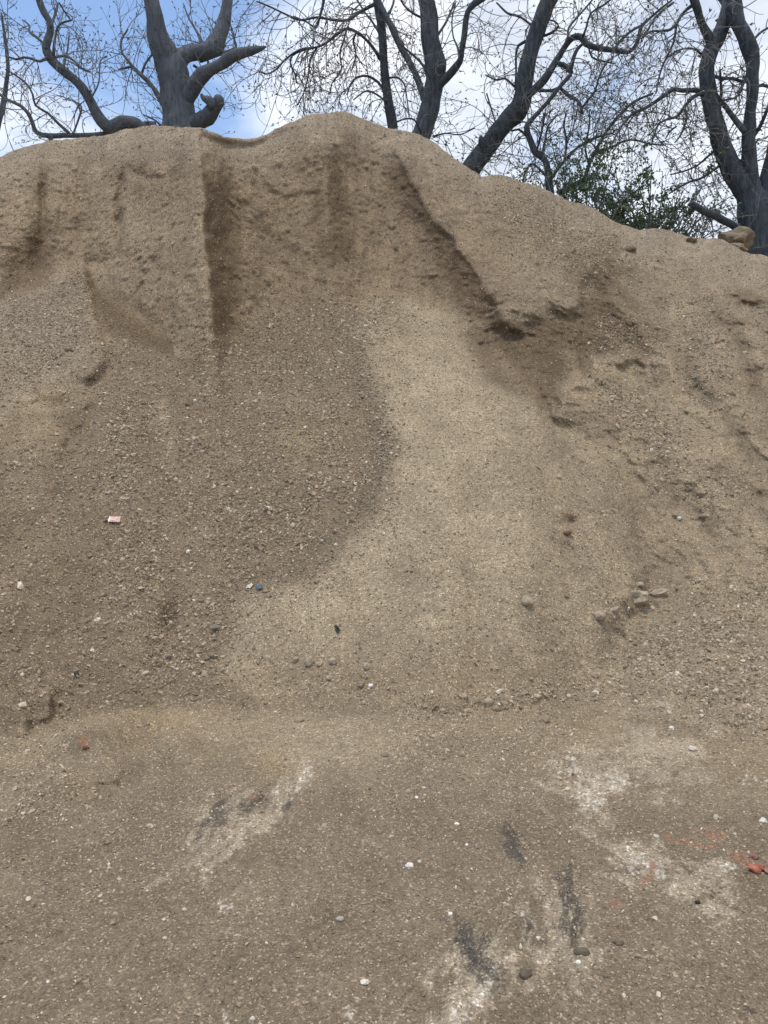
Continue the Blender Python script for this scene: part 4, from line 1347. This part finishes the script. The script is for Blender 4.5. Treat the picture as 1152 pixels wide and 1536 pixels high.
tree('slender_tree', 'slender straight tree with a drooping curtain of twigs, left of the thick trunk', 16.6, [
    ('trunk', [(594, 240, 16), (590, 192, 15), (584, 160, 14), (579, 125, 13), (576, 95, 13), (574, 60, 13), (571, 30, 13), (566, 0, 13), (560, -60, 10)], (0, -.3)),
    ('branch', [(571, 90, 5), (560, 72, 5), (548, 58, 4.5), (535, 48, 4.5), (520, 43, 4), (505, 52, 4), (490, 64, 3.5), (475, 71, 3.5), (455, 73, 3), (440, 80, 3), (425, 92, 2.5), (412, 106, 2.5), (398, 111, 2), (386, 105, 1.5)], (0, -1.0)),
    ('branch', [(470, 72, 3), (452, 76, 3), (438, 84, 3), (436, 96, 2.5), (442, 110, 2.5), (445, 125, 2)], (-.6, -.7)),
    ('branch', [(578, 140, 4), (568, 124, 4), (552, 114, 3.5), (536, 116, 3), (526, 126, 2.5), (521, 142, 2)], (0, -.6)),
    ('branch', [(566, 4, 6), (540, 18, 5), (522, 30, 4.5), (500, 30, 4), (476, 26, 3.5), (450, 30, 3), (430, 22, 3), (405, 10, 2.5), (385, 2, 2)], (-.2, -1.2)),
    ('branch', [(487, -10, 5), (484, 10, 4), (478, 30, 4), (474, 42, 3), (462, 34, 2.5), (440, 24, 2)], (-.8, -.4)),
    ('branch', [(520, 43, 3), (516, 60, 3), (510, 80, 2.5), (512, 105, 2.5), (498, 125, 2), (496, 140, 2)], (-.5, -.8)),
    ('branch', [(535, 48, 3), (530, 62, 3), (534, 82, 2.5), (528, 104, 2)], (-.4, .3)),
    ('branch', [(475, 72, 2.5), (466, 90, 2.5), (462, 115, 2.5), (456, 138, 2), (446, 158, 2)], (-.6, .2)),
    ('branch', [(585, 160, 3), (570, 145, 3), (552, 136, 2.5), (540, 142, 2), (530, 150, 2)], (0, .4)),
    ('branch', [(575, 60, 4), (560, 35, 3.5), (545, 15, 3), (530, -10, 3)], (0, .6)),
    ('branch', [(578, 118, 3), (595, 116, 3), (606, 126, 2.5), (610, 145, 2), (614, 175, 2)], (0, -.5)),
    ('branch', [(572, 30, 4), (584, 18, 3.5), (590, 4, 3), (592, -14, 3)], (0, .5)),
], M_BARK_B, n1=105, n2=3.8, n3=1.3, L1=1.25, curl=.15, droop=1.5, lift=1.5, up0=-.1, twig_r=.0066, skip=(0,))

tree('thick_tree', 'thick dark trunk with two curved side limbs, right of the highest point', 15.6, [
    ('trunk', [(628, 262, 38), (630, 212, 31), (638, 185, 28), (646, 160, 28), (650, 138, 28), (652, 115, 31), (652, 98, 34), (648, 80, 30), (645, 55, 28), (642, 25, 24), (639, -10, 21), (640, -90, 17)], (0, 0)),
    ('limb', [(650, 140, 14), (662, 124, 12), (676, 110, 11), (690, 92, 10), (693, 76, 8.5), (697, 50, 9), (700, 25, 9), (706, 11, 10), (722, -2, 11), (750, -22, 9), (790, -50, 7)], (0, -.9)),
    ('limb', [(640, 160, 11), (633, 138, 9.5), (625, 115, 9), (612, 90, 9), (600, 68, 9), (588, 42, 8.5), (577, 20, 8), (568, 2, 7), (556, -30, 6)], (0, .8)),
    ('branch', [(645, 158, 4), (648, 130, 4), (642, 110, 4), (630, 92, 3.5), (612, 76, 3), (600, 66, 2.5)], (-.35, -.7)),
    ('branch', [(655, 55, 4), (668, 35, 3.5), (674, 22, 3), (682, 5, 2.5)], (0, .6)),
    ('branch', [(690, 92, 3), (686, 70, 3), (680, 55, 2.5), (678, 30, 2.5), (684, 2, 2)], (-.4, .1)),
    ('branch', [(632, 200, 3), (622, 180, 3), (610, 178, 2.5), (596, 182, 2)], (-.3, -.8)),
    ('branch', [(650, 205, 3), (668, 200, 2.5), (690, 202, 2), (712, 192, 2)], (0, -.4)),
    ('branch', [(640, 30, 4), (620, 20, 3.5), (606, 8, 3), (596, -12, 2.5)], (0, -.5)),
], M_BARK_B, n1=60, n2=3.6, n3=1.2, L1=1.15, curl=.16, droop=.9, lift=1.1, up0=.05, twig_r=.0066)

tree('slanting_tree', 'tree whose trunk slants right from behind the crest, with an arching branch', 15.0, [
    ('trunk', [(672, 305, 34), (706, 254, 28), (720, 236, 27), (734, 216, 26), (748, 196, 27), (762, 180, 28), (776, 166, 28), (784, 148, 25), (787, 124, 23), (792, 98, 22), (799, 70, 22), (808, 42, 22), (818, 14, 23), (832, -14, 22), (862, -80, 18)], (.4, -.2)),
    ('limb', [(726, 226, 12), (722, 212, 9), (721, 203, 3)], (.2, .1)),
    ('limb', [(778, 160, 14), (792, 143, 12), (806, 130, 11.5), (816, 120, 11), (828, 102, 10), (840, 82, 9), (850, 66, 9), (860, 56, 9), (872, 56, 9), (879, 66, 9), (892, 71, 8), (908, 74, 7), (925, 76, 7), (942, 78, 6.5), (952, 70, 6), (958, 56, 5.5), (962, 40, 5), (972, 30, 4), (990, 14, 3.5), (1008, 0, 3)], (0, -1.0)),
    ('branch', [(834, 94, 6), (846, 98, 7), (854, 104, 8), (857, 110, 7)], (-.5, -.55)),
    ('branch', [(856, 106, 6), (860, 88, 5.5), (866, 74, 5), (874, 66, 4)], (-.55, -.6)),
    ('branch', [(810, 136, 5), (828, 136, 4.5), (840, 132, 4.5), (850, 142, 5), (862, 148, 5), (870, 156, 5), (873, 170, 3.5)], (-.3, -.8)),
    ('branch', [(872, 164, 3.5), (882, 150, 3.5), (892, 138, 3.5), (898, 118, 3), (904, 104, 3), (914, 88, 2.5)], (-.8, -1.0)),
    ('branch', [(922, 74, 5), (930, 62, 4.5), (945, 48, 4), (962, 38, 3.5)], (-.6, -.5)),
    ('branch', [(852, 62, 4), (853, 42, 3.5), (864, 28, 3.5), (880, 10, 3), (895, -8, 2.5)], (-.5, -.2)),
    ('branch', [(874, 56, 4), (880, 40, 3.5), (886, 20, 3), (905, 8, 3), (925, -8, 2.5)], (-.5, -.9)),
    ('branch', [(882, 68, 3), (888, 86, 3), (905, 92, 2.5), (924, 96, 2)], (-.6, -.3)),
    ('branch', [(793, 60, 4.5), (778, 68, 4), (774, 82, 3.5), (774, 110, 3), (772, 135, 2.5)], (0, .4)),
    ('branch', [(812, 55, 4), (826, 50, 4), (838, 40, 3), (832, 32, 2.5), (824, 30, 2)], (0, -.4)),
    ('branch', [(772, 130, 3.5), (758, 118, 3), (745, 120, 2.5), (728, 112, 2)], (.1, -.4)),
    ('branch', [(800, 40, 4), (780, 25, 3.5), (762, 20, 3), (745, 4, 2.5)], (-.1, .5)),
    ('branch', [(746, 200, 3), (742, 180, 2.5), (736, 160, 2.5), (730, 140, 2)], (.2, .5)),
], M_BARK_B, n1=80, n2=3.6, n3=1.2, L1=1.1, curl=.17, droop=.8, lift=1.1, up0=.1, twig_r=.0066)

tree('crooked_tree', 'small crooked tree with zigzag trunk standing behind the green shrub', 14.6, [
    ('trunk', [(826, 312, 11), (824, 280, 10), (822, 258, 10), (817, 240, 10), (804, 229, 9.5), (797, 214, 9), (790, 196, 8), (792, 186, 7.5), (808, 168, 6.5), (824, 150, 6), (840, 130, 5.5), (856, 112, 6)], (0, -.2)),
    ('branch', [(826, 270, 5), (838, 252, 4.5), (852, 236, 4.5), (866, 222, 4), (884, 211, 4), (902, 204, 3.5), (920, 200, 2.5)], (0, .6)),
    ('branch', [(870, 286, 7), (878, 266, 6), (884, 246, 5), (894, 226, 5), (904, 206, 4.5), (918, 186, 4.5), (934, 168, 4), (952, 152, 3.5), (980, 140, 3)], (.3, -.4)),
    ('branch', [(838, 290, 9), (858, 280, 9), (876, 270, 9), (896, 262, 6)], (.1, .1)),
    ('branch', [(798, 212, 5), (788, 202, 4), (778, 194, 3.5), (768, 196, 3), (760, 192, 2)], (0, -.4)),
    ('branch', [(890, 228, 4), (905, 225, 4), (920, 220, 3.5), (935, 212, 3), (952, 210, 3), (975, 216, 2.5), (998, 218, 2)], (.2, -.5)),
    ('branch', [(822, 268, 4), (808, 252, 3.5), (796, 246, 3), (786, 262, 2.5), (784, 275, 2)], (0, .4)),
    ('branch', [(812, 236, 4), (818, 210, 3.5), (822, 190, 3), (836, 172, 2.5)], (0, .5)),
    ('branch', [(804, 230, 3.5), (812, 200, 3), (818, 170, 2.5)], (0, -.5)),
    ('branch', [(884, 250, 3.5), (878, 220, 3), (884, 190, 2.5), (884, 165, 2)], (.2, .5)),
    ('branch', [(846, 245, 3.5), (850, 215, 3), (846, 190, 2.5), (850, 165, 2)], (0, -.4)),
], M_BARK_B, n1=85, n2=3.6, n3=1.2, L1=1.05, curl=.15, droop=.2, lift=.8, up0=.5, twig_r=.0066)

tree('big_tree', 'large dark many-stemmed tree rising behind the boulders at the right edge', 13.6, [
    ('trunk', [(1148, 420, 60), (1146, 385, 52), (1142, 360, 50), (1138, 335, 50), (1132, 310, 48), (1122, 288, 38), (1106, 266, 33), (1092, 244, 29), (1082, 218, 26), (1075, 190, 24), (1067, 160, 22), (1061, 130, 21), (1059, 108, 21), (1064, 86, 22),
               (1072, 64, 24), (1083, 44, 22), (1090, 22, 21), (1094, -5, 21), (1098, -60, 18)], (0, 0)),
    ('limb', [(1070, 70, 16), (1062, 52, 14), (1052, 34, 13.5), (1046, 14, 13), (1038, -10, 12), (1028, -60, 9)], (0, -.5)),
    ('limb', [(1140, 330, 32), (1130, 296, 26), (1126, 262, 22), (1123, 232, 21), (1124, 200, 20), (1126, 168, 18), (1129, 138, 18), (1130, 110, 19), (1128, 88, 22), (1122, 66, 24), (1114, 46, 22), (1104, 28, 20), (1097, 8, 18)], (0, -.3)),
    ('limb', [(1146, 350, 34), (1150, 310, 32), (1154, 275, 30), (1162, 230, 26), (1172, 160, 22), (1180, 60, 18)], (0, .5)),
    ('limb', [(1096, 10, 16), (1082, -10, 14), (1066, -26, 12)], (0, .3)),
    ('limb', [(1112, 40, 14), (1110, 15, 9), (1106, -15, 8)], (-.2, .2)),
    ('limb', [(1118, 198, 9), (1108, 186, 8), (1094, 168, 7.5), (1082, 152, 7), (1070, 142, 8)], (-.2, 0)),
    ('branch', [(1056, 138, 7), (1040, 135, 6.5), (1024, 136, 6), (1010, 134, 6), (998, 142, 6), (984, 152, 5.5), (968, 162, 5), (950, 170, 4), (936, 184, 3.5), (926, 200, 3), (916, 218, 2.5), (900, 236, 2)], (0, -1.0)),
    ('branch', [(1052, 140, 5), (1040, 146, 5), (1028, 158, 5), (1016, 174, 4.5), (1004, 178, 4), (990, 184, 3), (982, 200, 2.5), (978, 214, 2)], (0, -.8)),
    ('branch', [(1026, 160, 4), (1030, 176, 4), (1026, 190, 3.5), (1020, 204, 3), (1012, 214, 2)], (-.3, -.7)),
    ('branch', [(1014, 190, 3), (1006, 196, 2.5), (998, 208, 2)], (-.4, -.6)),
    ('branch', [(1070, 114, 5), (1084, 118, 4.5), (1098, 118, 4.5), (1112, 122, 4.5), (1126, 124, 4)], (0, .3)),
    ('branch', [(1080, 165, 4), (1082, 140, 4), (1081, 118, 4), (1080, 104, 3)], (0, -.4)),
    ('branch', [(1130, 205, 6), (1140, 190, 5.5), (1148, 172, 5), (1156, 150, 4.5)], (0, -.5)),
    ('branch', [(1134, 130, 5), (1146, 128, 5), (1160, 134, 4)], (0, .4)),
    ('branch', [(1080, 248, 4.5), (1066, 258, 4), (1050, 268, 4), (1036, 272, 3.5), (1020, 280, 3), (1004, 290, 2.5)], (0, -.7)),
    ('branch', [(1074, 224, 4), (1060, 236, 3.5), (1046, 248, 3), (1028, 256, 2.5), (1005, 262, 2)], (0, -.3)),
    ('branch', [(1044, 4, 6), (1030, 14, 5), (1020, 26, 4.5), (1014, 40, 4), (1012, 58, 3.5), (1004, 78, 3), (994, 98, 3), (988, 118, 2.5), (984, 140, 2)], (-.2, -.9)),
    ('branch', [(1020, 28, 4), (1006, 44, 4), (992, 46, 3.5), (974, 48, 3), (962, 58, 2.5)], (-.4, -1.0)),
    ('branch', [(1010, 4, 3.5), (996, 14, 3.5), (982, 28, 3), (970, 48, 2.5)], (-.6, -1.1)),
    ('branch', [(1056, 86, 3.5), (1046, 76, 3), (1034, 72, 2.5), (1016, 76, 2.5), (1002, 86, 2)], (-.1, -.6)),
    ('branch', [(1124, 100, 4), (1108, 142, 3.5), (1096, 148, 3), (1086, 150, 2.5)], (-.2, -.5)),
    ('branch', [(1120, 236, 4), (1104, 244, 3.5), (1094, 250, 3)], (-.1, .2)),
    ('branch', [(1130, 60, 4), (1142, 48, 3.5), (1156, 40, 3)], (0, .5)),
], M_BARK_B, n1=140, n2=3.8, n3=1.3, L1=.95, curl=.17, droop=1.0, lift=.9, up0=-.05, twig_r=.0066)


# broken branch propped up beside the boulder
pts = [(1036, 304, 7.5), (1046, 311, 9), (1058, 318, 10), (1070, 322, 10.5), (1084, 330, 10.5), (1098, 337, 11), (1108, 345, 11), (1113, 356, 10)]
Yb = np.linspace(12.0, 12.35, len(pts))
P_ = np.array([at(a, b, y_) for (a, b, c), y_ in zip(pts, Yb)])
R_ = np.array([c for _, _, c in pts]) * 12.1 / F * .5
Ps, Rs = spline(P_, R_, .03)
b0 = P_[-1].copy()
V_, F_ = tube(Ps - b0, Rs, 12, .07, 5)
root = add('broken_branch', None, label='short broken branch sticking up left from behind the boulder', cat='branch', loc=b0)
add('stem', make_mesh('stem', V_, F_, True), M_BARK_B, root)
k0 = at(1077, 319, 12.15) - b0
V_, F_ = tube(np.array([k0 + np.array([0, 0, -.05]), k0, k0 + np.array([.01, 0, .035])]), np.array([.035, .032, .018]), 7, .1, 6)
add('knot', make_mesh('knot', V_, F_, True), M_BARK_B, root)


# ------------------------------------------------------------------ shrubs with young leaves
def shrub(name, label, px_, py_, Ys, stems, L_, spread, nleaf, leaf, up=1.0, group=None, lift=.5):
    b = at(px_, py_, Ys)
    b[2] = min(b[2], bank_z - .1)
    n = stems
    st = b + np.stack([rng.uniform(-1, 1, n) * spread * .45, rng.uniform(-1, 1, n) * .35, np.zeros(n)], -1)
    dr = np.stack([rng.normal(size=n) * .38, rng.normal(size=n) * .3, np.full(n, up)], -1)
    P1, R1 = grow(st, dr, L_ * rng.uniform(.6, 1.12, n), 14, .09, .1, lift, np.full(n, .017), .005)
    m_ = stems * 7
    p, d, r = pick(P1, R1, m_, .2, 1)
    P2, R2 = grow(p, d + rng.normal(size=(m_, 3)) * .6, L_ * .30 * rng.uniform(.4, 1.3, m_), 8, .13, .2, .5, np.minimum(r, .008), .0035)
    V1, F1 = tubes_batch(P1, R1, 4)
    V2, F2 = tubes_batch(P2, R2, 3)
    root_ = add(name, None, label=label, cat='shrub', loc=b, group=group)
    add('stems', make_mesh('stems', np.concatenate([V1, V2]) - b, np.concatenate([F1, F2 + len(V1)]), True), M_TWIG, root_, kind='stuff')
    p, d, r = pick(P2, R2, nleaf, .15, 1)
    p = p + rng.normal(size=p.shape) * .02
    dl = d * .6 + rng.normal(size=d.shape) * .8
    dl /= np.linalg.norm(dl, axis=1)[:, None]
    A = np.cross(dl, rng.normal(size=dl.shape))
    A /= np.linalg.norm(A, axis=1)[:, None] + 1e-9
    Nn = np.cross(dl, A)
    ln, wd = leaf * rng.uniform(.6, 1.3, nleaf), leaf * .30 * rng.uniform(.7, 1.3, nleaf)
    c0 = p
    c1 = p + dl * (ln * .5)[:, None] + A * wd[:, None] + Nn * (wd * .35)[:, None]
    c2 = p + dl * ln[:, None]
    c3 = p + dl * (ln * .5)[:, None] - A * wd[:, None] + Nn * (wd * .35)[:, None]
    V = np.stack([c0, c1, c2, c3], 1).reshape(-1, 3) - b
    ii = np.arange(nleaf)[:, None] * 4
    Fc = np.concatenate([ii + np.array([0, 1, 2]), ii + np.array([0, 2, 3])])
    add('leaves', make_mesh('leaves', V, Fc, False), M_LEAF, root_, kind='stuff')


shrub('green_shrub', 'dense green shrub behind the falling crest, left of the big tree', 930, 360, 13.8, 60, 2.1, 2.0, 15000, .058, .8)
shrub('green_shrub', 'green shrub around the foot of the small crooked tree', 850, 330, 13.9, 26, 1.9, 1.3, 4800, .054, .9)
shrub('sparse_shrub', 'thin leafy shrub between the slanting and crooked trees', 775, 310, 14.2, 18, 2.7, 1.1, 1500, .055, 1.1)
shrub('sparse_shrub', 'thin twiggy shrub in the dip of the crest near the boulders', 1040, 375, 13.4, 14, 1.6, .8, 480, .045)
shrub('sparse_shrub', 'wispy leafy shrub right of the dense green one', 990, 372, 13.7, 12, 1.9, .6, 460, .05)
shrub('sparse_shrub', 'low sprig of leaves against the slanting trunk on the crest', 692, 275, 13.4, 8, 2.3, .6, 420, .05)
